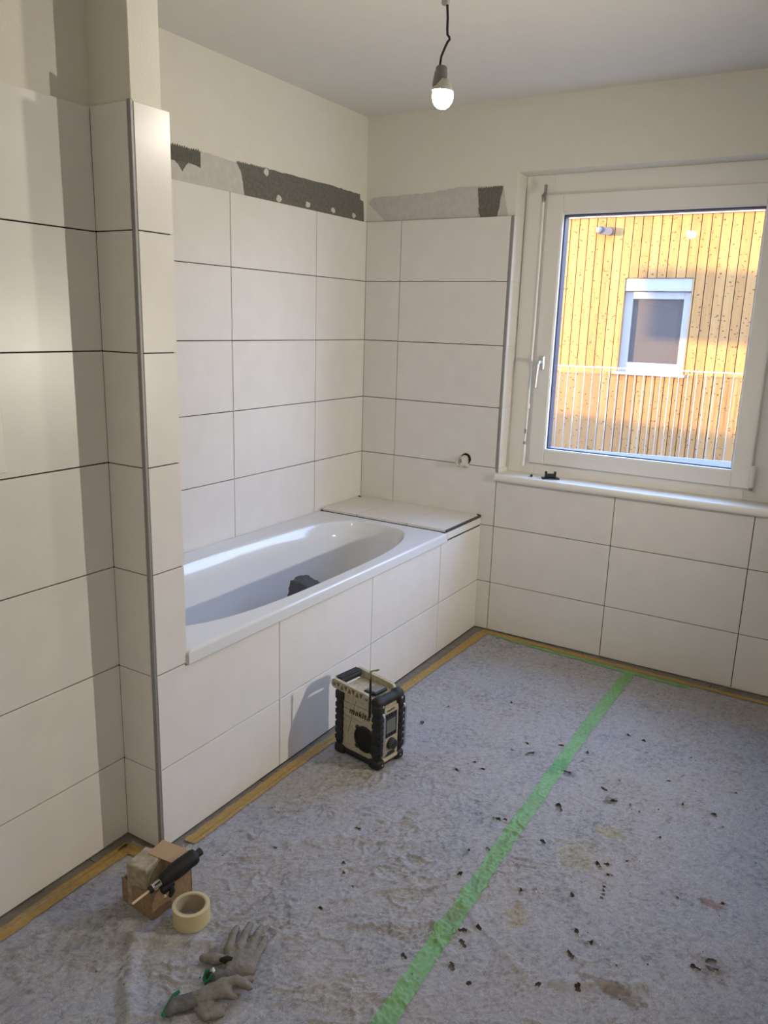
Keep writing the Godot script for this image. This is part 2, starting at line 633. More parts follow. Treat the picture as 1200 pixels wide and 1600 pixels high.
func room_shell() -> void:
	var pm: Material = M.plaster
	var o := struct("floor", "concrete floor with grey floor tiles along the walls")
	box("slab", Vector3(-0.6, -0.25, -0.4), Vector3(5.3, -0.008, 5.3), M.floor_bed, o)
	# grey floor tiles, mostly under the fleece; they show along the walls and through the holes
	for i in 8:
		for k in 9:
			var z1 := PZ + 0.142 + (4 - k) * 0.6
			var x0 := TUBX - 0.003 + (i * 0.6)
			if i == 0 and z1 > 2.3:
				x0 = NEARX - 0.003
			var x1 := TUBX + (i + 1) * 0.6 - 0.006
			var z0 := maxf(z1 - 0.597, -0.008)
			z1 = minf(z1, 4.95)
			if z1 - z0 > 0.02 and x0 < 4.98:
				box("floor_tile", Vector3(x0, -0.008, z0), Vector3(minf(x1, 5.0), 0.0, z1), M.floor_tile, o)
	o = struct("ceiling")
	box("slab", Vector3(-0.6, CEIL, -0.4), Vector3(5.3, CEIL + 0.25, 5.3), M.ceiling, o)
	o = struct("wall_left")
	box("plaster_wall", Vector3(-0.35, -0.01, -0.4), Vector3(-TT, CEIL + 0.01, PQ + 0.1), pm, o, 0.0)
	box("tile_bed", Vector3(-TT, 0.05, -TT), Vector3(-0.006, TOP - 0.004, PQ + 0.012), M.adhesive_bed, o, 0.0)
	o = struct("wall_near_left")
	box("plaster_wall", Vector3(-0.35, -0.01, PQ + TT), Vector3(NEARX - TT, CEIL + 0.01, 5.3), pm, o, 0.0)
	box("tile_bed", Vector3(NEARX - TT, 0.004, PZ), Vector3(NEARX - 0.006, TOP - 0.004, 5.0), M.adhesive_bed, o, 0.0)
	o = struct("wall_pillar")
	box("plaster_wall", Vector3(NEARX - TT - 0.05, -0.01, PQ + TT), Vector3(TUBX - TT, CEIL + 0.01, PZ - TT), pm, o, 0.002)
	box("tile_bed", Vector3(NEARX - 0.01, 0.004, PQ + 0.004), Vector3(TUBX - 0.006, TOP - 0.004, PZ - 0.006), M.adhesive_bed, o, 0.0)
	o = struct("wall_tub_front")
	box("tile_bed", Vector3(TUBX - 0.06, 0.004, 0.0), Vector3(TUBX - 0.006, 0.556, PZ - 0.03), M.adhesive_bed, o, 0.0)
	box("shelf_core", Vector3(0.0, 0.004, 0.0), Vector3(TUBX - 0.006, 0.602, 0.382), M.adhesive_bed, o, 0.0)
	o = struct("wall_window")
	box("plaster_wall", Vector3(-0.35, -0.01, -0.4), Vector3(XP + 0.01, CEIL + 0.01, -TT), pm, o, 0.0)
	box("plaster_wall", Vector3(2.075, -0.01, -0.4), Vector3(5.3, CEIL + 0.01, -TT), pm, o, 0.0)
	box("plaster_wall", Vector3(XP + 0.01, -0.01, -0.4), Vector3(2.075, 0.80, -TT), pm, o, 0.0)
	box("plaster_wall", Vector3(XP + 0.01, 2.262, -0.4), Vector3(2.075, CEIL + 0.01, -TT), pm, o, 0.0)
	box("tile_bed", Vector3(0.0, 0.004, -TT), Vector3(XP - 0.004, TOP - 0.004, -0.006), M.adhesive_bed, o, 0.0)
	box("tile_bed", Vector3(XP - 0.004, 0.004, -TT), Vector3(4.3, 0.80, -0.006), M.adhesive_bed, o, 0.0)
	o = struct("wall_right")
	box("plaster_wall", Vector3(5.0, -0.01, -0.4), Vector3(5.3, CEIL + 0.01, 5.3), pm, o, 0.0)
	o = struct("wall_rear")
	box("plaster_wall", Vector3(0.4, -0.01, 4.95), Vector3(5.1, CEIL + 0.01, 5.3), pm, o, 0.0)
	adhesive_patches()


func jagged(a: Vector2, b: Vector2, step: float, amp: float, teeth: bool) -> Array:
	var out := []
	var cnt := int(a.distance_to(b) / step)
	for k in cnt:
		var p := a.lerp(b, float(k) / cnt)
		if teeth:
			out.append(p + Vector2(0, amp * (0.5 if k % 2 else -0.5) + rng.randf_range(-0.3, 0.3) * amp))
		else:
			out.append(p + Vector2(rng.randf_range(-0.4, 0.4), rng.randf_range(-0.5, 0.5)) * amp)
	return out


func outline(segs: Array) -> PackedVector2Array:
	var out := PackedVector2Array()
	for s in segs:
		for q in jagged(s[0], s[1], s[2], s[3], s[4]):
			out.append(q)
	return out


func adhesive_patches() -> void:
	# bands above the tiling where a last row will follow; on the tub wall the polygon's x is -z
	var turn := Basis(Vector3.UP, PI / 2)
	var wl := get_node("wall_left")
	var ww := get_node("wall_window")
	var f := func(z: float, y: float) -> Vector2: return Vector2(-z, y)
	var poly := outline([
		[f.call(1.55, 2.19), f.call(1.194, 2.197), 0.006, 0.009, true], [f.call(1.194, 2.197), f.call(1.194, 2.137), 0.02, 0.002, false],
		[f.call(1.194, 2.137), f.call(1.262, 2.150), 0.012, 0.006, false], [f.call(1.262, 2.150), f.call(1.292, 2.108), 0.01, 0.006, false],
		[f.call(1.292, 2.108), f.call(1.33, 2.142), 0.01, 0.006, false], [f.call(1.33, 2.142), f.call(1.55, 2.15), 0.02, 0.006, false]])
	var at := Vector3(-TT - 0.0005, 0, 0)
	var dark := node("adhesive_patch", prism(poly, 0.0035), M.adhesive_dark, wl, at, turn)
	dark.set_meta("label", "dark grey combed tile adhesive")
	var mb := MB.new()
	for k in 40:
		var z := 1.545 - k * 0.0088
		mb.add(bbox(Vector3(0.003, 0.052, 0.004), 0.0008), Transform3D(Basis(), Vector3(-TT + 0.0035, 2.168, z)))
	node("adhesive_ridges", mb.mesh(), M.adhesive_dark, wl).set_meta("kind", "stuff")
	poly = outline([
		[f.call(1.55, 2.192), f.call(1.19, 2.198), 0.02, 0.004, false], [f.call(1.19, 2.198), f.call(0.983, 2.193), 0.012, 0.005, false],
		[f.call(0.983, 2.193), f.call(0.955, 2.155), 0.012, 0.004, false], [f.call(0.955, 2.155), f.call(0.936, 2.066), 0.012, 0.004, false],
		[f.call(0.936, 2.066), f.call(1.55, 2.066), 0.1, 0.0, false]])
	node("filler_patch", prism(poly, 0.0020), M.filler_light, wl, at, turn).set_meta("label", "pale grey smoothed filler")
	poly = outline([
		[f.call(0.985, 2.196), f.call(0.78, 2.20), 0.006, 0.008, true], [f.call(0.78, 2.20), f.call(0.30, 2.205), 0.03, 0.004, false],
		[f.call(0.30, 2.205), f.call(0.055, 2.20), 0.018, 0.006, false], [f.call(0.055, 2.20), f.call(0.05, 2.175), 0.01, 0.005, false], [f.call(0.05, 2.175), f.call(0.02, 2.17), 0.01, 0.005, false],
		[f.call(0.02, 2.17), f.call(0.012, 2.066), 0.02, 0.003, false], [f.call(0.012, 2.066), f.call(0.935, 2.066), 0.1, 0.0, false],
		[f.call(0.935, 2.066), f.call(0.955, 2.155), 0.012, 0.004, false], [f.call(0.955, 2.155), f.call(0.985, 2.196), 0.012, 0.003, false]])
	node("adhesive_patch", prism(poly, 0.0028), M.adhesive_dark, wl, at, turn).set_meta("label", "dark grey combed tile adhesive")
	for q in [[0.80, 2.185], [0.715, 2.088], [0.50, 2.090], [0.295, 2.092], [0.115, 2.09]]:
		var blob := PackedVector2Array()
		for k in 9:
			blob.append(Vector2.from_angle(TAU * k / 9.0) * rng.randf_range(0.010, 0.018) * Vector2(1.2, 1.0))
		node("adhesive_dab", prism(blob, 0.006), M.dab, wl, Vector3(-TT + 0.001, q[1], q[0]), turn).set_meta("label", "small white dab of filler")
	at = Vector3(0, 0, -TT - 0.0005)
	poly = outline([
		[Vector2(0.0, 2.165), Vector2(0.03, 2.19), 0.01, 0.006, false], [Vector2(0.03, 2.19), Vector2(0.35, 2.196), 0.03, 0.005, false], [Vector2(0.35, 2.196), Vector2(0.55, 2.215), 0.02, 0.004, false],
		[Vector2(0.55, 2.215), Vector2(0.77, 2.205), 0.02, 0.004, false], [Vector2(0.755, 2.195), Vector2(0.785, 2.066), 0.02, 0.002, false], [Vector2(0.785, 2.066), Vector2(0.0, 2.066), 0.1, 0.0, false]])
	node("filler_patch", prism(poly, 0.0020), M.filler_light, ww, at).set_meta("label", "pale grey smoothed filler")
	poly = outline([
		[Vector2(0.622, 2.202), Vector2(0.752, 2.207), 0.006, 0.006, true], [Vector2(0.752, 2.207), Vector2(0.728, 2.066), 0.012, 0.005, false],
		[Vector2(0.728, 2.066), Vector2(0.638, 2.066), 0.04, 0.0, false], [Vector2(0.638, 2.066), Vector2(0.632, 2.12), 0.01, 0.01, false], [Vector2(0.632, 2.12), Vector2(0.622, 2.202), 0.01, 0.004, false]])
	node("adhesive_patch", prism(poly, 0.0040), M.adhesive_dark, ww, at).set_meta("label", "dark grey combed tile adhesive")


func row_y(k: int) -> float:
	return 0.004 if k <= 0 else TOP if k >= 7 else ROW0 + P * (k - 1)


# a tile on a plane: axis "x" (wall facing +x at x = pos) or "z" (facing +z at z = pos)
func tile(parent: Node, axis: String, pos: float, a: float, b: float, y0: float, y1: float, joint := JOINT) -> void:
	var j := joint / 2.0
	var off := rng.randf_range(-0.0003, 0.0003)
	var th := 0.009
	var t: MeshInstance3D
	if axis == "x":
		t = box("tile", Vector3(pos - th + off, y0 + j, a + j), Vector3(pos + off, y1 - j, b - j), M.tile, parent)
	else:
		t = box("tile", Vector3(a + j, y0 + j, pos - th + off), Vector3(b - j, y1 - j, pos + off), M.tile, parent)
	# no tile lies perfectly plane
	t.rotation = Vector3(rng.randf_range(-0.0012, 0.0012), rng.randf_range(-0.0008, 0.0008), rng.randf_range(-0.0012, 0.0012))


func tiling() -> void:
	var wl := get_node("wall_left")
	var za := [0.0, 0.4372, 1.0392, 1.6412, PQ + 0.01]
	for r in range(3, 8):
		for c in 4:
			tile(wl, "x", 0.0, za[c] - (0.003 if c == 0 else 0.0), za[c + 1], row_y(r - 1), row_y(r))
	var ww := get_node("wall_window")
	for r in range(4, 8):
		tile(ww, "z", 0.0, 0.0, 0.2103, row_y(r - 1), row_y(r))
		if r > 4:
			tile(ww, "z", 0.0, 0.2103, XP - 0.004, row_y(r - 1), row_y(r))
	tile(ww, "z", 0.0, 0.0, 0.2103, row_y(2), row_y(3))
	# the two tiles with the pipe hole bitten out of their shared edge
	var hole := PackedVector2Array()
	for k in 28:
		hole.append(Vector2(0.640, 0.897) + Vector2.from_angle(TAU * k / 28.0) * 0.029)
	var j := JOINT / 2.0
	for q in [[row_y(3), row_y(4), XP - 0.004], [row_y(2), row_y(3), 0.8156]]:
		var rect := PackedVector2Array([Vector2(0.2103 + j, q[0] + j), Vector2(q[2] - j, q[0] + j), Vector2(q[2] - j, q[1] - j), Vector2(0.2103 + j, q[1] - j)])
		var cut := Geometry2D.clip_polygons(rect, hole)
		node("tile", prism(cut[0], 0.009), M.tile, ww, Vector3(0, 0, -0.009))
	for r in [1, 2]:
		tile(ww, "z", 0.0, TUBX - 0.008, 0.8156, row_y(r - 1), row_y(r))
	for c in 5:
		for r in [1, 2, 3]:
			var x0 := 0.8156 + L * c
			tile(ww, "z", 0.0, x0, x0 + L, row_y(r - 1), 0.812 if r == 3 else row_y(r))
	# returns of the window recess
	for r in range(3, 8):
		var y0 := 0.848 if r == 3 else row_y(r - 1)
		box("tile", Vector3(XP - 0.008, y0 + j, -0.121), Vector3(XP + 0.011, row_y(r) - j, -0.003), M.tile, ww)
	var wn := get_node("wall_near_left")
	for r in range(1, 8):
		for c in 4:
			tile(wn, "x", NEARX, PZ + L * c - (0.003 if c == 0 else 0.0), PZ + L * (c + 1), row_y(r - 1), row_y(r), 0.0034)
	var wp := get_node("wall_pillar")
	for r in range(1, 8):
		tile(wp, "z", PZ, NEARX, TUBX - 0.0125, row_y(r - 1), row_y(r), 0.003)
		if r > 2:
			tile(wp, "x", TUBX, PQ - 0.004, PZ - 0.009, row_y(r - 1), row_y(r), 0.003)
	# the pillar's cut tile edges towards the tub
	for r in range(3, 8):
		box("tile_edge", Vector3(NEARX - 0.1, row_y(r - 1) + j, PQ - 0.006), Vector3(TUBX - 0.009, row_y(r) - j, PQ + 0.004), M.tile, wp)
	var wf := get_node("wall_tub_front")
	var zz := [0.0, 0.4418, 1.0438, 1.6458, PZ - 0.009]
	for c in 4:
		tile(wf, "x", TUBX, zz[c], zz[c + 1], row_y(0), row_y(1))
	tile(wf, "x", TUBX, zz[0], zz[1], row_y(1), 0.5600)
	tile(wf, "x", TUBX, zz[1], zz[2], row_y(1), 0.5600)
	tile(wf, "x", TUBX, zz[2], zz[3], row_y(1), 0.5600)
	var lp := PackedVector2Array([Vector2(-zz[4] + j, row_y(1) + j), Vector2(-zz[3] - j, row_y(1) + j), Vector2(-zz[3] - j, 0.5587), Vector2(-2.0885, 0.5587), Vector2(-2.0885, row_y(2) - j), Vector2(-zz[4] + j, row_y(2) - j)])
	node("tile", prism(lp, 0.009), M.tile, wf, Vector3(TUBX - 0.009, 0, 0), Basis(Vector3.UP, PI / 2))
	box("tile", Vector3(TUBX - 0.009, 0.5670, 0.002), Vector3(TUBX, 0.602, 0.386), M.tile, wf)
	# shelf top behind the tub end
	var sx := [0.001, 0.229, 0.522, TUBX - 0.008]
	for c in 3:
		box("tile", Vector3(sx[c] + j, 0.603, 0.003), Vector3(sx[c + 1] - j, 0.615, 0.3855), M.tile, wf)
	# edge trims
	var t := struct("trim_1", "grey aluminium corner trim up the tiled pillar")
	box("trim_bar", Vector3(TUBX - 0.0125, 0.002, PZ - 0.0085), Vector3(TUBX + 0.0003, TOP + 0.002, PZ + 0.0008), M.aluminium, t, 0.0012)
	t = struct("trim_2", "grey aluminium edge trim beside the window recess")
	box("trim_bar", Vector3(XP - 0.0045, 0.846, -0.006), Vector3(XP + 0.0115, TOP + 0.001, 0.001), M.aluminium, t, 0.0025)
	t = struct("trim_3", "dark metal edge trim along the tiled shelf behind the tub")
	box("trim_bar", Vector3(TUBX - 0.008, 0.6025, 0.004), Vector3(TUBX + 0.0008, 0.6158, 0.387), M.dark_trim, t, 0.0015)


func frame_bars(x0: float, x1: float, y0: float, y1: float, wl: float, wr: float, wt: float, wb: float, z0: float, z1: float, bevel: float) -> ArrayMesh:
	var mb := MB.new()
	for q in [[x0, y0, x0 + wl, y1], [x1 - wr, y0, x1, y1], [x0 + wl, y1 - wt, x1 - wr, y1], [x0 + wl, y0, x1 - wr, y0 + wb]]:
		mb.add(bbox(Vector3(q[2] - q[0], q[3] - q[1], z1 - z0), bevel), Transform3D(Basis(), Vector3((q[0] + q[2]) / 2, (q[1] + q[3]) / 2, (z0 + z1) / 2)))
	return mb.mesh()


func window() -> void:
	var w := struct("window_1", "white framed tilt window looking onto a timber facade")
	node("window_frame", frame_bars(0.822, 2.075, 0.835, 2.262, 0.14, 0.13, 0.11, 0.09, -0.21, -0.127, 0.002), M.frame_white, w)
	node("sash", frame_bars(0.936, 1.970, 0.898, 2.172, 0.079, 0.082, 0.087, 0.074, -0.19, -0.109, 0.004), M.frame_white, w)
	node("glazing_bead", frame_bars(1.008, 1.895, 0.965, 2.092, 0.010, 0.010, 0.010, 0.010, -0.135, -0.112, 0.002), M.frame_white, w)
	node("gasket", frame_bars(1.010, 1.893, 0.967, 2.090, 0.013, 0.013, 0.013, 0.013, -0.19, -0.136, 0.001), M.gasket, w)
	box("pane", Vector3(1.012, 0.968, -0.160), Vector3(1.891, 2.088, -0.140), M.pane_glass, w, 0.0)
	# handle
	var h := node("window_handle", bbox(Vector3(0.030, 0.068, 0.012), 0.004), M.handle, w, Vector3(0.969, 1.397, -0.104))
	node("lever", tube([Vector3(0, 0.005, 0.0), Vector3(0, 0.005, 0.035), Vector3(-0.001, 0.0, 0.045), Vector3(-0.002, -0.012, 0.048), Vector3(-0.004, -0.06, 0.050), Vector3(-0.006, -0.118, 0.050)], [0.010, 0.009, 0.010, 0.010, 0.009, 0.008], 10), M.handle, h)
	# hinges
	for q in [0.955, 2.10]:
		var hg := node("hinge", lathe([[0.009, -0.048], [0.010, -0.045], [0.010, 0.045], [0.009, 0.048]], 12), M.frame_white, w, Vector3(1.976, q, -0.108))
		node("hinge_pin", lathe([[0.007, -0.062], [0.008, -0.05], [0.008, -0.046]], 10), M.steel, hg)
	# recess lining above the tiles
	box("reveal_plaster", Vector3(XP - 0.01, TOP, -0.127), Vector3(0.822, 2.262, -0.013), M.plaster, w)
	# sill board with a rounded nose
	var s := struct("trim_4", "white window sill board with a rounded front edge")
	var prof := PackedVector2Array()
	for q in [[-0.15, 0.842], [-0.15, 0.806], [0.012, 0.804]]:
		prof.append(Vector2(q[0], q[1]))
	for k in 9:
		var a := -PI / 2 + PI * k / 8.0
		prof.append(Vector2(0.012 + cos(a) * 0.012, 0.8225 + sin(a) * 0.0185))
	prof.append(Vector2(0.0, 0.8425))
	var rowa := PackedVector3Array()
	var rowb := PackedVector3Array()
	for q in prof:
		rowa.append(Vector3(XP + 0.001, q.y, q.x))
		rowb.append(Vector3(2.08, q.y + 0.004, q.x))
	node("sill_board", rings([rowa, rowb], true, true, true), M.sill_white, s)
	# crank rod of the outside blind
	var c := thing("blind_crank", "white crank rod with steel joint hanging at the left of the window", "crank", Vector3(0.928, 0.885, -0.07))
	node("joint", bbox(Vector3(0.012, 0.040, 0.012), 0.002), M.steel, c, Vector3(0.000, 1.310, -0.030))
	node("joint_knuckle", tube([Vector3(0.0, 1.292, -0.030), Vector3(-0.004, 1.278, -0.018), Vector3(0.002, 1.262, -0.014), Vector3(0.0, 1.248, -0.012)], [0.007, 0.010, 0.009, 0.006], 8), M.steel, c)
	node("rod", tube([Vector3(0.0, 1.25, -0.012), Vector3(0.001, 0.7, -0.006), Vector3(0.0, 0.29, 0.0)], 0.0065, 10), M.frame_white, c)
	node("clip", lathe([[0.008, -0.012], [0.011, -0.008], [0.011, 0.008], [0.008, 0.012]], 12), M.frame_white, c, Vector3(0.0, 0.30, 0.0))
	node("crank_arm", tube([Vector3(0.0, 0.29, 0.0), Vector3(-0.001, 0.16, 0.004), Vector3(-0.002, 0.125, 0.006)], 0.006, 10), M.frame_white, c)
	node("swivel", lathe([[0.005, -0.014], [0.006, -0.010], [0.006, 0.010], [0.005, 0.014]], 10), M.steel, c, Vector3(-0.001, 0.175, 0.004))
	node("swivel", lathe([[0.005, -0.012], [0.006, -0.008], [0.006, 0.008], [0.005, 0.012]], 10), M.steel, c, Vector3(-0.002, 0.118, 0.006))
	node("grip", lathe([[0.007, 0.0], [0.009, 0.006], [0.009, 0.09], [0.007, 0.11]], 12), M.frame_white, c, Vector3(-0.002, 0.0, 0.006))


func bathtub() -> void:
	var t := thing("bathtub", "white enamel bathtub built into the tiled niche", "bathtub", Vector3(0.0, 0.0, 0.387))
	var x0 := 0.001
	var x1 := 0.7505
	var len := 1.695
	var cx := 0.402
	var cz := 0.848
	var hx := 0.290
	var hz := 0.79
	var angles := []
	for k in 96:
		angles.append(TAU * k / 96.0)
	for q in [[x0, 0.0], [x1, 0.0], [x0, len], [x1, len]]:
		angles.append(fposmod(atan2(q[1] - cz, q[0] - cx), TAU))
	angles.sort()
	var ring := func(sx: float, sz: float, y: float, dz: float) -> PackedVector3Array:
		var out := PackedVector3Array()
		for a in angles:
			var d := Vector2(cos(a), sin(a))
			var r := pow(pow(absf(d.x) / (hx * sx), 3.0) + pow(absf(d.y) / (hz * sz), 3.0), -1.0 / 3.0)
			out.append(Vector3(cx + d.x * r, y, cz + d.y * r + dz))
		return out
	var rect := func(grow: float, y: float) -> PackedVector3Array:
		var out := PackedVector3Array()
		for a in angles:
			var d := Vector2(cos(a), sin(a))
			var tx: float = ((x1 + grow - cx) if d.x > 0 else (x0 - grow - cx)) / (d.x if absf(d.x) > 1e-6 else 1e-6)
			var tz: float = ((len + grow - cz) if d.y > 0 else (-grow - cz)) / (d.y if absf(d.y) > 1e-6 else 1e-6)
			var r := minf(absf(tx), absf(tz))
			out.append(Vector3(cx + d.x * r, y, cz + d.y * r))
		return out
	var rows := [rect.call(-0.012, 0.561), rect.call(0.0, 0.561), rect.call(0.0, 0.562), rect.call(0.0, 0.594), rect.call(-0.0015, 0.5985), rect.call(-0.0045, 0.6018), rect.call(-0.009, 0.603), rect.call(-0.012, 0.603)]
	node("rim", rings(rows), M.enamel, t)
	rows = [rect.call(-0.012, 0.603), ring.call(1.02, 1.008, 0.6028, 0.0)]
	for q in [[1.0, 1.0, 0.6018], [0.988, 0.997, 0.5985], [0.973, 0.992, 0.592], [0.957, 0.985, 0.5825], [0.928, 0.972, 0.5625], [0.908, 0.963, 0.5475], [0.899, 0.957, 0.537], [0.893, 0.951, 0.522], [0.875, 0.930, 0.465], [0.85, 0.902, 0.40], [0.82, 0.87, 0.32], [0.78, 0.84, 0.255], [0.73, 0.80, 0.212], [0.65, 0.745, 0.187], [0.54, 0.66, 0.176], [0.35, 0.48, 0.172], [0.12, 0.2, 0.170]]:
		rows.append(ring.call(q[0], q[1], q[2], 0.0))
	node("basin", rings(rows, true, false, true), M.enamel, t)
	node("drain", lathe([[0.034, 0.0], [0.034, 0.004], [0.030, 0.006], [0.006, 0.006]], 24), M.chrome, t, Vector3(cx, 0.170, cz + 0.02))
	# dark felt bundle standing in the tub
	var lo := Vector3(-0.10, -0.01, -0.10)
	var f := func(p: Vector3) -> float:
		var q := p
		q.x += 0.012 * sin(p.y * 20.0) - (p.y - 0.1) * 0.18
		var top := 0.282 - maxf(q.x - 0.0, 0.0) * 0.35 - q.z * 0.1
		var d := maxf(maxf(absf(q.x) - 0.062, absf(q.z) - 0.045), maxf(p.y - top, -p.y))
		return d + 0.006 * n2.get_noise_3d(p.x * 22.0, p.y * 22.0, p.z * 22.0) + 0.004
	var b := surface_net(lo, Vector3(0.16, 0.31, 0.10), 0.0065, f)
	var o := node("felt_bundle", b, M.felt_dark, self, Vector3(0.318, 0.176, 0.985))
	tag(o, "dark grey speckled felt bundle standing inside the bathtub", "felt")


func outside() -> void:
	# timber house across the yard
	var h := thing("timber_house", "house with vertical spruce boards seen through the window", "house", Vector3(0, 0, -7.0))
	box("wall_core", Vector3(-9, -6, -0.6), Vector3(-0.545, 3.3, -0.026), M.wood_gap, h, 0.0)
	box("wall_core", Vector3(0.315, -6, -0.6), Vector3(9, 3.3, -0.026), M.wood_gap, h, 0.0)
	box("wall_core", Vector3(-0.545, -6, -0.6), Vector3(0.315, 0.985, -0.026), M.wood_gap, h, 0.0)
	box("wall_core", Vector3(-0.545, 2.205, -0.6), Vector3(0.315, 3.3, -0.026), M.wood_gap, h, 0.0)
	box("wall_core", Vector3(-0.545, 0.985, -0.6), Vector3(0.315, 2.205, -0.3), M.wood_gap, h, 0.0)
	var pitch := 0.117
	var nb := 68
	for k in nb:
		var x0 := -4.0 + k * pitch
		var x1 := x0 + pitch - 0.010
		var mt: Material = M["board_%d" % (rng.randi() % 4)]
		var zt := rng.randf_range(-0.002, 0.001)
		if (x0 < -0.545 and x1 > -0.545) or (x0 < 0.315 and x1 > 0.315):
			# notched round the window
			var wx := -0.546 if x0 < -0.545 else 0.316
			box("board", Vector3(x0 if wx < 0.0 else wx, 0.984, -0.024), Vector3(wx if wx < 0.0 else x1, 2.207, zt), mt, h, 0.001)
		if x1 > -0.545 and x0 < 0.315:
			box("board", Vector3(x0, 2.207, -0.024), Vector3(x1, 2.953, zt), mt, h, 0.002)
			box("board", Vector3(x0, -3.0, -0.024), Vector3(x1, 0.984, zt), mt, h, 0.002)
		elif x1 - x0 > 0.01:
			box("board", Vector3(x0, -3.0, -0.024), Vector3(x1, 2.953, zt), mt, h, 0.002)
	box("board_reveal", Vector3(-0.545, 0.985, -0.07), Vector3(-0.532, 2.205, 0.0), M.board_1, h, 0.001)
	box("board_reveal", Vector3(0.302, 0.985, -0.07), Vector3(0.315, 2.205, 0.0), M.board_2, h, 0.001)
	box("roof_edge", Vector3(-9, 2.955, -0.6), Vector3(9, 3.10, 0.03), M.outside_white, h, 0.004)
	box("roof_edge", Vector3(-9, 3.10, -6.0), Vector3(9, 3.40, 0.10), M.render_grey, h, 0.004)
	var w := node("house_window", frame_bars(-0.530, 0.300, 1.02, 2.04, 0.105, 0.09, 0.09, 0.125, -0.13, -0.055, 0.004), M.outside_white, h)
	box("house_pane", Vector3(-0.43, 1.14, -0.11), Vector3(0.215, 1.955, -0.09), M.outside_dark, w, 0.0)
	box("shutter_box", Vector3(-0.530, 2.045, -0.16), Vector3(0.300, 2.203, -0.012), M.outside_white, h, 0.006)
	box("house_sill", Vector3(-0.575, 0.985, -0.16), Vector3(0.335, 1.02, 0.035), M.outside_white, h, 0.003)
	var lamp := thing("wall_light", "grey oval wall light on the sunlit timber boards", "lamp", Vector3(-0.852, 2.792, -6.999))
	node("lamp_body", prism(capsule2d(Vector2(-0.065, 0.008), Vector2(0.065, -0.012), 0.047), 0.07), M.wall_light_grey, lamp)
	node("lens", lathe([[0.040, 0.0], [0.040, 0.014], [0.032, 0.022], [0.006, 0.024]], 20), M.grey_plastic, lamp, Vector3(-0.058, 0.007, 0.07), Basis(Vector3.RIGHT, PI / 2))
	# railing of the walkway in front of the house, not quite parallel to it
	var a := Vector3(1.09, 0.0, -6.43)
	var dirv := Vector3(-2.10, 0, 0.43).normalized()
	var rail := thing("railing", "white painted steel railing with thin upright bars before the timber house", "railing", a, atan2(-dirv.z, dirv.x))
	var length := 9.0
	box("top_rail", Vector3(0, 1.095, -0.006), Vector3(length, 1.112, 0.006), M.rail_paint, rail, 0.002)
	box("bottom_rail", Vector3(0, 0.0, -0.02), Vector3(length, 0.075, 0.0), M.rail_paint, rail, 0.003)
	box("post", Vector3(-0.08, -0.3, -0.02), Vector3(0.0, 1.115, 0.02), M.rail_paint, rail, 0.003)
	for k in int(length / 0.1):
		box("bar", Vector3(0.10 + k * 0.1 - 0.005, 0.05, -0.006), Vector3(0.10 + k * 0.1 + 0.005, 1.10, 0.006), M.rail_paint, rail, 0.001)
	# the storeys and flats round the bathroom, which keep most of the sky off the yard
	var own := struct("wall_own_house", "rendered outer walls of the house that holds the bathroom")
	box("upper_storeys", Vector3(-9.5, CEIL + 0.25, -0.4), Vector3(30, 16.0, 9.0), M.render_grey, own, 0.0)
	box("flat_left", Vector3(-9.5, -6.0, -0.4), Vector3(-0.6, CEIL + 0.25, 9.0), M.render_grey, own, 0.0)
	box("flat_right", Vector3(5.3, -6.0, -0.4), Vector3(30, CEIL + 0.25, 9.0), M.render_grey, own, 0.0)
	box("lower_storeys", Vector3(-0.6, -6.0, -0.4), Vector3(5.3, -0.25, 9.0), M.render_grey, own, 0.0)
	# unseen blocks added in the low sun's way to shade the timber house
	var q := struct("wall_sun_blocker_high", "added unseen block that shades a band of the timber house")
	box("sun_blocker_high", Vector3(-12.4, 1.98, -0.88), Vector3(-12.0, 2.85, 3.0), M.render_grey, q, 0.0)  # added out of view to cast the shadow band beside the house window
	q = struct("wall_sun_blocker_low", "added unseen block that shades the foot of the timber house")
	box("sun_blocker_low", Vector3(-14.6, -6, -8.5), Vector3(-14.2, 0.98, 6.0), M.render_grey, q, 0.0)  # added out of view to keep the sun off the lower boards
	q = struct("floor_yard", "paved yard between the houses")
	box("paving", Vector3(-16, -6.2, -12), Vector3(16, -6.0, -0.4), M.ground, q, 0.0)


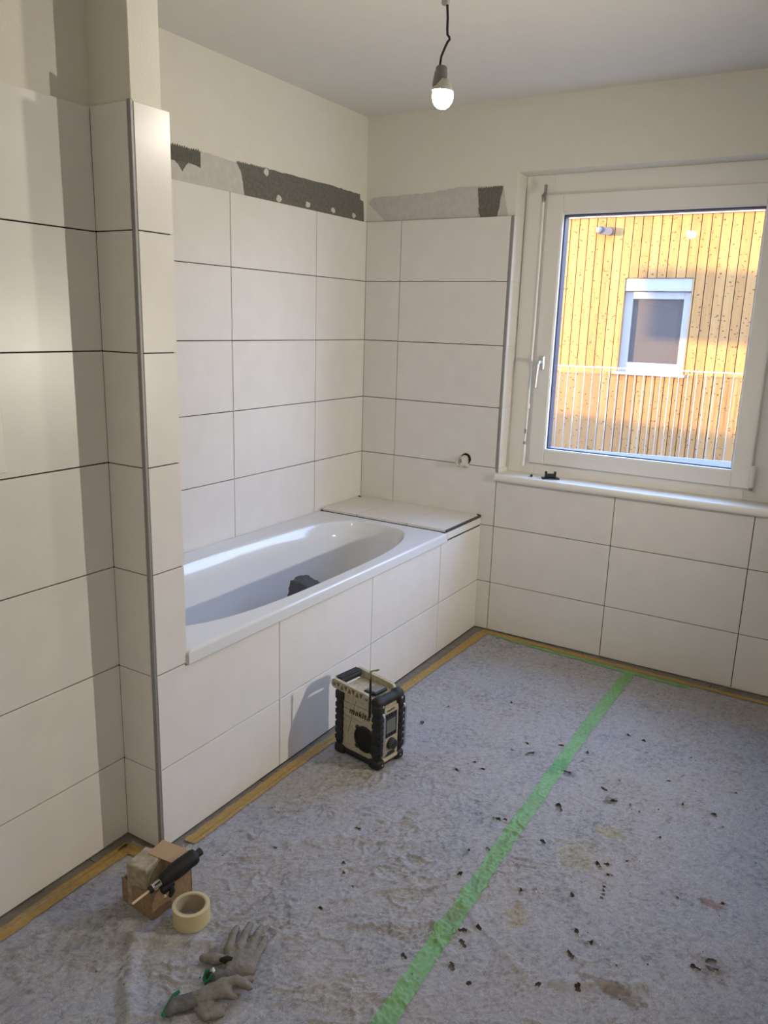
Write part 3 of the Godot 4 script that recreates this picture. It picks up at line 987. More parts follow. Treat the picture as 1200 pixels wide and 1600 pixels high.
func pendant(called: String, label: String, at: Vector3, energy: float) -> void:
	var t := thing(called, label, "lamp", at)
	# cable with a kink, up to the ceiling
	node("cable", tube([Vector3(-0.010, 0.071, 0.006), Vector3(-0.007, 0.098, 0.004), Vector3(0.001, 0.121, -0.001), Vector3(0.006, 0.133, -0.004), Vector3(0.010, 0.139, -0.007), Vector3(0.009, 0.145, -0.006), Vector3(0.005, 0.15, -0.003), Vector3(0.004, 0.165, -0.002), Vector3(0.004, 0.19, -0.002), Vector3(0.002, 0.218, -0.001), Vector3(0.0, 0.24, 0), Vector3(-0.006, 0.30, 0.0), Vector3(-0.002, CEIL - at.y, 0.0)], 0.0033, 8), M.cable, t)
	node("terminal", bbox(Vector3(0.020, 0.028, 0.016), 0.003), M.filler_light, t, Vector3(-0.003, 0.235, 0.0))
	node("ceiling_rose", lathe([[0.030, 0.0], [0.034, 0.004], [0.034, 0.02]], 20), M.frame_white, t, Vector3(-0.002, CEIL - at.y - 0.02, 0.0))
	var s := node("socket", lathe([[0.019, -0.012], [0.0195, 0.0], [0.0175, 0.024], [0.016, 0.026], [0.0155, 0.036], [0.011, 0.040], [0.005, 0.041]], 20), M.socket_grey, t, Vector3(-0.008, 0.034, 0.005), Basis(Vector3.BACK, -0.12))
	s.name = "socket"
	node("bulb_collar", lathe([[0.0285, 0.012], [0.0265, 0.02], [0.021, 0.036], [0.019, 0.04]], 24), M.bulb_collar, t, Vector3(-0.002, 0.0, 0.0), Basis(Vector3.BACK, -0.08))
	node("bulb", lathe([[0.002, -0.0325], [0.012, -0.0305], [0.020, -0.0245], [0.0262, -0.0145], [0.029, -0.003], [0.0288, 0.006], [0.0275, 0.012]], 28), M.bulb_glow, t, Vector3.ZERO, Basis(Vector3.BACK, -0.08))
	var l := OmniLight3D.new()
	l.name = "bulb_light"
	l.light_energy = energy
	l.light_color = Color(1.0, 0.965, 0.905)
	l.light_size = 0.018
	l.omni_range = 12.0
	l.omni_attenuation = 2.0
	l.shadow_enabled = true
	l.position = Vector3(0, -0.004, 0)
	t.add_child(l)


func work_light(at: Vector3, energy: float) -> void:
	# LED site lamp on a tripod, just right of the picture, turned towards the tub
	var t := thing("work_light", "small LED work light on a black tripod at the right of the room", "lamp", Vector3(at.x, 0.006, at.z))
	var aim := Vector3(-1.0, -0.05, 0.26).normalized()
	var look := Basis.looking_at(aim)
	var c := Vector3(0, at.y - 0.006, 0)
	for k in 3:
		var a := TAU * k / 3.0 + 0.4
		var foot := Vector3(cos(a) * 0.42, 0.012, sin(a) * 0.42) - aim * 0.0
		var leg := node("leg", tube([Vector3(cos(a) * 0.03, 0.72, sin(a) * 0.03), foot], 0.010, 10), M.black_plastic, t)
		node("rubber_foot", lathe([[0.012, 0.0], [0.015, 0.004], [0.015, 0.02], [0.011, 0.026]], 12), M.rubber, leg, Vector3(foot.x, 0.0, foot.z))
	node("pole", lathe([[0.013, 0.55], [0.013, 0.95], [0.010, 0.95], [0.010, c.y - 0.085]], 14), M.black_plastic, t, Vector3(0.05, 0, 0))
	node("leg_hub", lathe([[0.03, 0.69], [0.042, 0.70], [0.042, 0.745], [0.02, 0.76]], 16), M.black_plastic, t, Vector3(0.02, 0, 0))
	node("lamp_housing", rounded_box(Vector3(0.13, 0.11, 0.045), 0.012, 3), M.black_plastic, t, c - aim * 0.032, look)
	node("bracket", tube([c - aim * 0.03 + look * Vector3(-0.075, 0, 0), c - aim * 0.03 + look * Vector3(-0.075, -0.07, 0), c - aim * 0.03 + look * Vector3(0.0, -0.088, 0), c - aim * 0.03 + look * Vector3(0.075, -0.07, 0), c - aim * 0.03 + look * Vector3(0.075, 0, 0)], 0.006, 8), M.steel, t)
	node("led_lens", bbox(Vector3(0.06, 0.06, 0.006), 0.002), M.bulb_glow, t, c - aim * 0.007, look)
	var l := SpotLight3D.new()
	l.name = "work_light_beam"
	l.basis = look
	l.position = c + aim * 0.004
	l.light_energy = energy
	l.light_color = Color(1.0, 0.965, 0.905)
	l.light_size = 0.022
	l.spot_range = 12.0
	l.spot_attenuation = 2.0
	l.spot_angle = 62.0
	l.spot_angle_attenuation = 0.9
	l.shadow_enabled = true
	t.add_child(l)


func fill_panel(at: Vector3, energy: float) -> void:
	# unseen fill light added on the ceiling behind the camera; it fills the faces turned towards the camera
	var t := thing("fill_panel", "added square fill light on the ceiling behind the viewer", "lamp", at)
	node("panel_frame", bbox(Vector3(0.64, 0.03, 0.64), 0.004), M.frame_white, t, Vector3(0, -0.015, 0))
	node("fill_face", bbox(Vector3(0.60, 0.004, 0.60), 0.001), M.fill_glow, t, Vector3(0, -0.032, 0))
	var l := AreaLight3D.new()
	l.name = "fill_area_light"
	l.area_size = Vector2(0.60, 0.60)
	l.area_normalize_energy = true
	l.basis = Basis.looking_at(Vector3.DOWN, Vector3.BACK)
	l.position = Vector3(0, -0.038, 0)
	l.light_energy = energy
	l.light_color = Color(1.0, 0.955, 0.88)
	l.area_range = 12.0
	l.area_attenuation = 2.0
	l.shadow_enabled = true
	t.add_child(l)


# ---------------------------------------------------------------- floor covering

const HOLES := [[1.019, 1.083, 0.012], [1.255, 0.713, 0.006], [1.436, 0.991, 0.009], [1.469, 1.058, 0.015], [1.548, 0.928, 0.0075], [1.647, 0.923, 0.0067], [1.677, 1.33, 0.018], [1.632, 1.099, 0.012], [1.815, 1.187, 0.012], [1.652, 0.995, 0.0045], [1.775, 1.13, 0.009], [1.747, 0.705, 0.0067], [1.804, 0.71, 0.0075], [1.952, 0.948, 0.006], [1.988, 0.882, 0.0045], [2.052, 0.87, 0.0045], [1.913, 1.197, 0.0045], [2.026, 1.073, 0.0053], [2.123, 1.072, 0.012], [2.157, 1.126, 0.0045], [1.527, 1.499, 0.0105], [1.551, 1.486, 0.0045], [1.696, 1.526, 0.0083], [1.521, 1.697, 0.0053], [1.566, 1.655, 0.0075], [1.543, 1.808, 0.0083], [1.621, 1.707, 0.006], [1.625, 1.802, 0.0045], [1.721, 1.773, 0.0067], [1.762, 1.748, 0.0045], [1.849, 1.708, 0.0075], [1.874, 1.538, 0.0105], [1.9, 1.517, 0.0075], [1.912, 1.563, 0.009], [1.913, 1.603, 0.003], [1.916, 1.62, 0.003], [1.92, 1.637, 0.003], [1.922, 1.654, 0.003], [1.925, 1.67, 0.0037], [2.103, 1.548, 0.0053], [1.903, 1.836, 0.0067], [1.947, 1.856, 0.0053], [1.919, 1.923, 0.0105], [1.642, 2.003, 0.0105], [1.667, 2.04, 0.012], [1.676, 1.968, 0.006], [1.679, 2.126, 0.009], [1.739, 2.145, 0.006], [1.631, 2.133, 0.0075], [1.618, 2.201, 0.006], [1.559, 2.162, 0.006], [1.965, 2.014, 0.0075], [2.195, 1.787, 0.0075], [2.225, 1.743, 0.0135], [2.233, 1.768, 0.012], [1.88, 2.059, 0.0045], [1.362, 1.257, 0.0053], [1.293, 1.312, 0.0067], [1.32, 1.227, 0.0045], [1.403, 1.07, 0.0037], [1.241, 1.139, 0.0037], [1.802, 1.045, 0.0037], [1.701, 1.039, 0.0037], [1.876, 1.179, 0.0037], [2.219, 1.501, 0.0053], [2.137, 1.592, 0.0037], [1.999, 1.488, 0.0037], [1.941, 1.467, 0.0037], [1.998, 1.301, 0.0037], [2.167, 0.892, 0.0037], [1.02, 2.011, 0.004], [1.235, 1.955, 0.004], [1.258, 1.99, 0.004], [1.311, 2.019, 0.004], [1.287, 2.14, 0.004], [1.07, 1.996, 0.004], [1.18, 1.792, 0.004], [1.028, 1.198, 0.004], [1.021, 1.081, 0.004], [1.044, 0.901, 0.004]]
const FOLDS := [[0.70, 2.83, 0.80, 2.52, 0.007, 0.012], [0.80, 2.52, 0.93, 2.44, 0.006, 0.012], [0.93, 2.50, 1.17, 2.38, 0.007, 0.012], [0.95, 2.50, 1.12, 2.66, 0.009, 0.014], [1.05, 1.98, 1.16, 1.86, 0.006, 0.012], [1.16, 1.86, 1.30, 1.80, 0.005, 0.010], [1.92, 2.03, 2.10, 1.92, 0.006, 0.012], [1.40, 2.14, 1.58, 2.02, 0.006, 0.010], [1.30, 2.10, 1.46, 1.92, 0.005, 0.010], [1.20, 2.02, 1.42, 1.80, 0.004, 0.009], [1.66, 1.95, 1.85, 2.05, 0.004, 0.008]]


func seg_dist(p: Vector2, a: Vector2, b: Vector2) -> float:
	var ab := b - a
	var t := clampf((p - a).dot(ab) / ab.length_squared(), 0.0, 1.0)
	return p.distance_to(a + ab * t)


func fleece_y(x: float, z: float) -> float:
	var wx := x + 0.06 * n1.get_noise_2d(x * 5.0, z * 5.0)
	var wz := z + 0.06 * n1.get_noise_2d(x * 5.0 + 40.0, z * 5.0)
	var region := smoothstep(0.9, 1.7, z) * smoothstep(2.25, 1.55, x)
	var held := smoothstep(0.03, 0.13, minf(x - (0.64 if z > 2.21 else 0.79), z - 0.055))
	var calm := 0.2 + 0.8 * clampf(region * (0.75 + 0.9 * n2.get_noise_2d(x * 3.0, z * 3.0)), 0.0, 1.0)
	var r1 := 1.0 - absf(n2.get_noise_2d(wx * 11.0 + wz * 4.0, wz * 6.0))
	var r2 := 1.0 - absf(n3.get_noise_2d(wx * 17.0, wz * 30.0 + wx * 14.0))
	var y := 0.004 + held * (0.0075 * calm * pow(r1, 9.0) + 0.0060 * clampf(calm * 1.3 - 0.35, 0.0, 1.0) * pow(r2, 6.0) * smoothstep(-0.1, 0.35, n1.get_noise_2d(x * 6.0 + 3.0, z * 6.0)))
	y += held * 0.0018 * (n3.get_noise_2d(x * 60.0, z * 60.0)) * (0.4 + calm)
	y += 0.0016 * n1.get_noise_2d(x * 2.3, z * 2.3)
	var p := Vector2(x, z)
	for f in FOLDS:
		var d := seg_dist(p, Vector2(f[0], f[1]), Vector2(f[2], f[3])) + 0.012 * n1.get_noise_2d(x * 14.0, z * 14.0)
		if d < 0.05:
			y += 1.5 * held * f[4] * exp(-d * d / (2.0 * f[5] * f[5]))
	return maxf(y, 0.0012)


func stain(c: Color, x: float, z: float, cx: float, cz: float, rx: float, rz: float, tint: Color, amount: float) -> Color:
	var d := Vector2((x - cx) / rx, (z - cz) / rz).length()
	if d > 1.9:
		return c
	d += 0.6 * n3.get_noise_2d(x * 26.0, z * 26.0)
	return c.lerp(c * tint, amount * smoothstep(1.15, 0.75, d))


func fleece_sheet(called: String, label: String, xs: Array, zs: Array, skip: Callable) -> void:
	var nx := xs.size()
	var nz := zs.size()
	var v := PackedVector3Array()
	var col := PackedColorArray()
	var buckets := {}
	for q in HOLES:
		for i in range(int((q[0] - 0.03) * 20.0), int((q[0] + 0.03) * 20.0) + 1):
			for j in range(int((q[1] - 0.03) * 20.0), int((q[1] + 0.03) * 20.0) + 1):
				var kk := i * 1000 + j
				if not buckets.has(kk):
					buckets[kk] = []
				buckets[kk].append(q)
	var open := PackedByteArray()
	open.resize(nx * nz)
	for j in nz:
		var z: float = zs[j]
		for i in nx:
			var x: float = xs[i]
			var y := fleece_y(x, z)
			var near: Array = buckets.get(int(x * 20.0) * 1000 + int(z * 20.0), [])
			for q in near:
				var dx: float = x - q[0]
				var dz: float = z - q[1]
				var a := atan2(dz, dx)
				var rr: float = q[2] * 0.85 * (0.95 + 0.9 * n1.get_noise_2d(q[0] * 50.0 + cos(a) * 1.3, q[1] * 50.0 + sin(a) * 1.3))
				var turn := Vector2(dx, dz).rotated(TAU * n2.get_noise_2d(q[0] * 61.0, q[1] * 47.0))
				var d := Vector2(turn.x * 0.75, turn.y * 2.1).length()
				if d < rr:
					open[j * nx + i] = 1
				elif d < rr + 0.010:
					y += 0.0075 * (1.0 - (d - rr) / 0.010) * (0.6 + 0.6 * sin(a * 2.0 + q[0] * 40.0))
			v.append(Vector3(x, y, z))
			var k := 1.0 + 0.16 * n1.get_noise_2d(x * 3.2, z * 3.2) + 0.16 * n2.get_noise_2d(x * 13.0, z * 13.0) + 0.34 * n3.get_noise_2d(x * 38.0, z * 38.0) + 0.30 * n1.get_noise_2d(x * 95.0, z * 95.0)
			var blue := 0.11 * n2.get_noise_2d(x * 2.0 + 9.0, z * 2.0)
			var c := Color(k * (1.0 - blue), k, k * (1.0 + 1.3 * blue))
			if x > 1.6:
				c = stain(c, x, z, 1.861, 1.354, 0.05, 0.035, Color(1.0, 0.88, 0.5), 0.7)
				c = stain(c, x, z, 1.800, 1.52, 0.065, 0.075, Color(1.0, 0.93, 0.66), 0.7)
				c = stain(c, x, z, 1.747, 1.86, 0.03, 0.05, Color(0.95, 0.82, 0.55), 0.7)
				c = stain(c, x, z, 2.036, 1.974, 0.085, 0.022, Color(0.52, 0.45, 0.36), 0.8)
				c = stain(c, x, z, 2.19, 1.52, 0.035, 0.016, Color(0.75, 0.50, 0.38), 0.9)
				c = stain(c, x, z, 1.81, 1.185, 0.03, 0.02, Color(0.5, 0.5, 0.5), 0.8)
				c = stain(c, x, z, 1.64, 1.10, 0.03, 0.02, Color(0.55, 0.58, 0.6), 0.8)
				c = stain(c, x, z, 2.23, 1.77, 0.05, 0.045, Color(0.62, 0.58, 0.56), 0.7)
			else:
				c = stain(c, x, z, 0.93, 2.05, 0.09, 0.035, Color(1.28, 1.27, 1.17), 0.9)
				c = stain(c, x, z, 0.735, 2.59, 0.05, 0.018, Color(1.2, 1.12, 0.9), 0.8)
				c = stain(c, x, z, 0.98, 1.55, 0.16, 0.08, Color(0.92, 0.90, 0.78), 0.8)
				c = stain(c, x, z, 1.03, 2.50, 0.10, 0.06, Color(0.9, 0.86, 0.78), 0.7)
			col.append(c)
	var idx := PackedInt32Array()
	for j in nz - 1:
		for i in nx - 1:
			var b := j * nx + i
			if open[b] or open[b + 1] or open[b + nx] or open[b + nx + 1] or skip.call(xs[i + 1], zs[j]):
				continue
			idx.append_array([b, b + 1, b + nx, b + 1, b + nx + 1, b + nx])
	tag(node(called, smooth_mesh(v, idx, col), M.fleece), label, "floor cover", "fleece sheets on the floor")


func span(a: float, b: float, step: float) -> Array:
	var out := []
	var cnt := maxi(1, roundi((b - a) / step))
	for k in cnt:
		out.append(lerpf(a, b, float(k) / cnt))
	return out


func strip(called: String, label: String, path: Array, width: float, m: Material, lift: float, ragged: float, tint: Variant = null) -> void:
	# a tape strip that follows the fleece; path of [x, z]
	var pts := []
	for k in path.size() - 1:
		var a := Vector2(path[k][0], path[k][1])
		var b := Vector2(path[k + 1][0], path[k + 1][1])
		var cnt := maxi(1, int(a.distance_to(b) / 0.004))
		for s in cnt:
			pts.append(a.lerp(b, float(s) / cnt))
	pts.append(Vector2(path[-1][0], path[-1][1]))
	var v := PackedVector3Array()
	var idx := PackedInt32Array()
	var col := PackedColorArray()
	var w := 12
	for i in pts.size():
		var d: Vector2 = (pts[min(i + 2, pts.size() - 1)] - pts[max(i - 2, 0)]).normalized()
		var s := Vector2(-d.y, d.x)
		var wl := width / 2.0 + ragged * n2.get_noise_2d(pts[i].x * 22.0, pts[i].y * 22.0)
		var wr := width / 2.0 + ragged * n3.get_noise_2d(pts[i].x * 22.0, pts[i].y * 22.0 + 7.0)
		for k in w + 1:
			var q: Vector2 = pts[i] + s * lerpf(-wl, wr, float(k) / w)
			var y := 0.0008
			if not (q.y < 2.21 and q.x < 0.792) and q.y > 0.065 and not (q.x < 0.645):
				y = fleece_y(q.x, q.y)
			v.append(Vector3(q.x, y + lift, q.y))
			col.append(tint.call(q) if tint != null else Color.WHITE)
	for i in pts.size() - 1:
		for k in w:
			var b := i * (w + 1) + k
			idx.append_array([b, b + 1, b + w + 1, b + 1, b + w + 2, b + w + 1])
	tag(node(called, smooth_mesh(v, idx, col), m), label, "tape")


func floor_cover() -> void:
	var zs := span(0.062, 0.7, 0.007) + span(0.7, 2.75, 0.0042) + span(2.75, 4.93, 0.05) + [4.93]
	fleece_sheet("fleece_sheet", "grey felt floor sheet left of the green tape, under the radio and gloves", span(0.64, 0.8, 0.008) + span(0.8, 1.604, 0.0042) + [1.604], zs, func(x: float, z: float) -> bool: return x < 0.793 and z < 2.222)
	fleece_sheet("fleece_sheet_001", "grey felt floor sheet with torn holes right of the green tape", span(1.604, 2.42, 0.0042) + span(2.42, 4.97, 0.05) + [4.97], zs, func(_x: float, _z: float) -> bool: return false)
	var gt := func(q: Vector2) -> Color:
		var c := Color(1, 1, 1) * (1.0 + 0.22 * n1.get_noise_2d(q.x * 9.0, q.y * 5.0))
		c = stain(c, q.x, q.y, 1.585, 1.075, 0.03, 0.07, Color(0.62, 0.82, 0.62), 1.0)
		c = stain(c, q.x, q.y, 1.595, 1.66, 0.012, 0.16, Color(0.88, 0.74, 0.62), 0.8)
		c = stain(c, q.x, q.y, 1.60, 1.95, 0.02, 0.05, Color(0.9, 0.7, 0.58), 0.9)
		c = stain(c, q.x, q.y, 1.59, 1.35, 0.025, 0.03, Color(1.15, 0.98, 0.9), 0.8)
		return c
	strip("green_tape_strip", "long green tape strip joining the two felt sheets", [[1.597, 0.085], [1.588, 0.6], [1.590, 1.05], [1.598, 1.6], [1.619, 2.35], [1.635, 2.95]], 0.051, M.green_tape, 0.0024, 0.005, gt)
	strip("green_tape_strip_001", "green tape strip on the floor along the window wall", [[0.90, 0.062], [1.2, 0.082], [1.55, 0.104], [1.86, 0.112]], 0.036, M.green_tape, 0.0022, 0.008, func(q: Vector2) -> Color: return Color(1.0, 0.97, 0.9) * (0.95 + 0.2 * n1.get_noise_2d(q.x * 9.0, q.y * 9.0)))
	strip("yellow_tape_strip", "yellow masking tape strip along the foot of the tub front", [[0.787, 2.135], [0.784, 1.7], [0.798, 1.2], [0.806, 0.75], [0.818, 0.3], [0.826, 0.045]], 0.046, M.yellow_tape, 0.0036, 0.004)
	strip("yellow_tape_strip_001", "yellow masking tape strip along the near left wall", [[0.662, 3.4], [0.655, 2.7], [0.650, 2.42], [0.652, 2.245]], 0.050, M.yellow_tape, 0.0036, 0.004)
	strip("yellow_tape_strip_002", "short yellow masking tape piece at the foot of the pillar", [[0.632, 2.262], [0.70, 2.252], [0.775, 2.228]], 0.045, M.yellow_tape, 0.0036, 0.006)
	strip("yellow_tape_strip_003", "yellow masking tape strip along the window wall", [[0.80, 0.034], [1.4, 0.058], [2.05, 0.078], [2.7, 0.08], [3.4, 0.07]], 0.042, M.yellow_tape, 0.0032, 0.004)


# ---------------------------------------------------------------- radio

func text(called: String, s: String, size: float, depth: float, m: Material, parent: Node, pos: Vector3, basis: Basis, slant := 0.0) -> void:
	var f := SystemFont.new()
	f.font_names = PackedStringArray(["Droid Sans"])
	f.font_weight = 700
	var t := TextMesh.new()
	t.text = s
	t.font = f
	t.font_size = 48
	t.pixel_size = size / 48.0
	t.depth = depth
	var sk := Basis(Vector3(1, 0, 0), Vector3(slant, 1, 0), Vector3(0, 0, 1))
	node(called, t, m, parent, pos, basis * sk)


func radio() -> void:
	var r := thing("job_site_radio", "dirty cream and black job site radio standing on the felt beside the tub front", "radio", Vector3(0.966, 0.0055, 1.398), deg_to_rad(-9.0))
	var hx := 0.107
	var hz := 0.071
	node("body", rounded_box(Vector3(0.190, 0.225, 0.128), 0.008, 3), M.radio_cream, r, Vector3(0.0, 0.137, 0.0))
	node("base", rounded_box(Vector3(0.200, 0.022, 0.132), 0.006, 2), M.rubber, r, Vector3(0, 0.016, 0))
	for sx in [-1.0, 1.0]:
		for sz in [-1.0, 1.0]:
			var mb := MB.new()
			var c := Vector3(sx * (hx - 0.018), 0, sz * (hz - 0.014))
			mb.add(rounded_box(Vector3(0.034, 0.195, 0.028), 0.008, 2), Transform3D(Basis(), c + Vector3(0, 0.135, 0)))
			for k in 6:
				mb.add(rounded_box(Vector3(0.0365, 0.019, 0.0305), 0.003, 2), Transform3D(Basis(), c + Vector3(0, 0.062 + k * 0.026, 0)))
			mb.add(rounded_box(Vector3(0.042, 0.040, 0.036), 0.010, 3), Transform3D(Basis(), c + Vector3(0, 0.232, 0)))
			node("corner_bumper", mb.mesh(), M.rubber, r)
			node("foot", rounded_box(Vector3(0.052, 0.036, 0.042), 0.012, 3), M.rubber, r, Vector3(sx * (hx - 0.022), 0.018, sz * (hz - 0.017)))
			node("bumper_screw", lathe([[0.004, 0.0], [0.004, 0.002], [0.001, 0.003]], 10), M.steel, r, Vector3(sx * (hx + 0.003), 0.018, sz * (hz - 0.020)), Basis(Vector3.BACK, -sx * PI / 2))
	# padded bar over the control face
	node("top_bumper", tube([Vector3(0.085, 0.254, -0.070), Vector3(0.085, 0.254, -0.062), Vector3(0.085, 0.254, -0.040), Vector3(0.085, 0.254, -0.034), Vector3(0.085, 0.254, 0.034), Vector3(0.085, 0.254, 0.040), Vector3(0.085, 0.254, 0.062), Vector3(0.085, 0.254, 0.070)], [0.017, 0.023, 0.024, 0.019, 0.019, 0.024, 0.023, 0.017], 14), M.rubber, r)
	for sz in [-1.0, 1.0]:
		node("bumper_screw", lathe([[0.005, 0.0], [0.005, 0.002], [0.001, 0.003]], 10), M.steel, r, Vector3(0.108, 0.246, sz * 0.052), Basis(Vector3.BACK, -PI / 2))
	node("top_plate", rounded_box(Vector3(0.165, 0.014, 0.120), 0.005, 2), M.radio_cream, r, Vector3(-0.012, 0.252, 0.0))
	# folded carrying handle
	var h := Node3D.new()
	h.name = "handle"
	r.add_child(h)
	for sz in [-1.0, 1.0]:
		var arm := node("handle_arm", prism(capsule2d(Vector2(-0.112, 0.272), Vector2(0.046, 0.262), 0.017), 0.013), M.radio_cream, h, Vector3(0, 0, sz * 0.066 - 0.0065))
		arm.name = "handle_arm"
		var mb := MB.new()
		for k in 7:
			var x := -0.092 + k * 0.0185
			var up := 0.010 if k % 2 == 0 else -0.010
			mb.add(prism(PackedVector2Array([Vector2(x - 0.008, 0.270 + up - k * 0.0011), Vector2(x + 0.008, 0.270 + up - k * 0.0011), Vector2(x, 0.270 - up - k * 0.0011)]), 0.0008), Transform3D(Basis(), Vector3(0, 0, sz * 0.0725 - (0.0 if sz > 0 else 0.0008))))
		node("handle_webbing", mb.mesh(), M.brown_mark, h)
		node("handle_pivot", lathe([[0.008, 0.0], [0.008, 0.003], [0.003, 0.004]], 14), M.grey_plastic, h, Vector3(-0.112, 0.272, sz * 0.0725), Basis(Vector3.RIGHT, sz * PI / 2))
		node("handle_pivot", lathe([[0.006, 0.0], [0.006, 0.003], [0.002, 0.004]], 14), M.grey_plastic, h, Vector3(0.046, 0.262, sz * 0.0725), Basis(Vector3.RIGHT, sz * PI / 2))
	var grip := MB.new()
	grip.add(rounded_box(Vector3(0.034, 0.028, 0.122), 0.012, 3), Transform3D(Basis(), Vector3(-0.108, 0.276, 0)))
	for k in 5:
		grip.add(rounded_box(Vector3(0.004, 0.004, 0.112), 0.0018, 2), Transform3D(Basis(), Vector3(-0.121 + k * 0.0066, 0.2905, 0)))
	node("grip", grip.mesh(), M.rubber, h)
	# lid of the cable pocket on top, standing a little open
	var lid := node("pocket_lid", rounded_box(Vector3(0.058, 0.012, 0.066), 0.003, 2), M.panel_black, r, Vector3(0.030, 0.268, 0.006), Basis(Vector3.BACK, 0.10))
	node("lid_plate", bbox(Vector3(0.046, 0.003, 0.052), 0.001), M.grey_plastic, lid, Vector3(-0.001, 0.0068, 0.0))
	# aerial with a rag of tape
	node("antenna", tube([Vector3(0.064, 0.20, 0.0745), Vector3(0.064, 0.31, 0.0735), Vector3(0.062, 0.366, 0.073)], [0.0048, 0.0042, 0.0036], 10), M.black_plastic, r)
	node("antenna_tape", tube([Vector3(0.062, 0.348, 0.073), Vector3(0.062, 0.368, 0.073), Vector3(0.063, 0.375, 0.073), Vector3(0.070, 0.379, 0.068), Vector3(0.080, 0.381, 0.062), Vector3(0.088, 0.386, 0.058)], [0.0058, 0.0058, 0.005, 0.004, 0.005, 0.004], 8, 0.6), M.olive_tape, r)
	# side with the speaker
	var face := hz - 0.0065
	text("lettering", "makita", 0.030, 0.0012, M.black_plastic, r, Vector3(0.008, 0.186, face), Basis(), 0.22)
	for q in [[-0.078, 0.085, 0.215, 0.215], [-0.078, 0.07, 0.190, 0.184], [-0.078, 0.02, 0.160, 0.158], [-0.048, -0.012, 0.095, 0.232]]:
		var a := Vector3(q[0], q[2], face - 0.0002)
		var b := Vector3(q[1], q[3], face - 0.0002)
		node("seam", bbox(Vector3(a.distance_to(b), 0.0013, 0.0009), 0.0002), M.seam, r, (a + b) / 2.0, Basis(Vector3.BACK, atan2(b.y - a.y, b.x - a.x)))
	for sz in [-1.0, 1.0]:
		var turn := Basis(Vector3.RIGHT, sz * PI / 2)
		var sp := node("speaker", lathe([[0.050, 0.0], [0.050, 0.005], [0.046, 0.007], [0.045, 0.004]], 36, false), M.rubber, r, Vector3(0.036, 0.098, sz * (face - 0.001)), turn)
		node("grille", lathe([[0.0455, 0.0], [0.0455, 0.003], [0.036, 0.0055], [0.020, 0.0075], [0.004, 0.008]], 32), M.grille, sp)
		for k in 4:
			var a := TAU * (k + 0.5) / 4.0
			var p := Vector3(cos(a), 0, sin(a)) * 0.051
			node("speaker_lug", lathe([[0.009, 0.0], [0.009, 0.004], [0.007, 0.006], [0.002, 0.006]], 14), M.rubber, sp, p)
	# control face
	var cf := 0.0955
	node("control_panel", rounded_box(Vector3(0.012, 0.196, 0.088), 0.004, 2), M.radio_cream, r, Vector3(cf, 0.128, 0.0))
	var px := cf + 0.0062
	text("panel_lettering", "makita", 0.013, 0.0008, M.panel_black, r, Vector3(px, 0.217, 0.0), Basis(Vector3.UP, PI / 2), 0.2)
	node("control_block", bbox(Vector3(0.003, 0.094, 0.066), 0.001), M.panel_black, r, Vector3(px, 0.158, 0.0))
	node("display", bbox(Vector3(0.002, 0.046, 0.050), 0.0006), M.lcd, r, Vector3(px + 0.0016, 0.158, 0.0))
	for row in [[0.196, 4], [0.122, 4]]:
		for k in row[1]:
			node("button", rounded_box(Vector3(0.004, 0.010, 0.009), 0.0016, 2), M.rubber, r, Vector3(px + 0.002, row[0], -0.0225 + k * 0.015))
	node("display_strip", bbox(Vector3(0.0022, 0.004, 0.050), 0.0006), M.grey_plastic, r, Vector3(px + 0.0018, 0.132, 0.0))
	node("tuning_knob", lathe([[0.022, 0.0], [0.022, 0.006], [0.018, 0.008], [0.017, 0.018], [0.014, 0.021], [0.003, 0.021]], 24), M.panel_black, r, Vector3(px - 0.001, 0.083, -0.002), Basis(Vector3.BACK, -PI / 2))
	var kb := MB.new()
	for k in 18:
		var a := TAU * k / 18.0
		kb.add(rounded_box(Vector3(0.012, 0.0022, 0.0022), 0.0009, 2), Transform3D(Basis(), Vector3(px + 0.013, 0.083 + sin(a) * 0.0182, -0.002 + cos(a) * 0.0182)))
	node("knob_ribs", kb.mesh(), M.grey_plastic, r)
	node("badge", rounded_box(Vector3(0.003, 0.016, 0.052), 0.0014, 2), M.panel_black, r, Vector3(px, 0.044, 0.0))
	node("badge_rim", tube([Vector3(px + 0.001, 0.036, 0.028), Vector3(px + 0.002, 0.046, 0.028), Vector3(px + 0.002, 0.053, 0.020)], 0.0014, 8), M.chrome, r)
	for sz in [-1.0, 1.0]:
		node("guard_bar", tube([Vector3(0.094, 0.222, sz * 0.058), Vector3(0.112, 0.222, sz * 0.058), Vector3(0.119, 0.217, sz * 0.058), Vector3(0.121, 0.208, sz * 0.058), Vector3(0.121, 0.070, sz * 0.058), Vector3(0.119, 0.061, sz * 0.058), Vector3(0.112, 0.056, sz * 0.058), Vector3(0.094, 0.056, sz * 0.058)], 0.0042, 10), M.chrome, r)
	node("front_skid", rounded_box(Vector3(0.016, 0.014, 0.090), 0.005, 2), M.radio_cream, r, Vector3(0.099, 0.026, 0.0))


# ---------------------------------------------------------------- things on the floor by the pillar

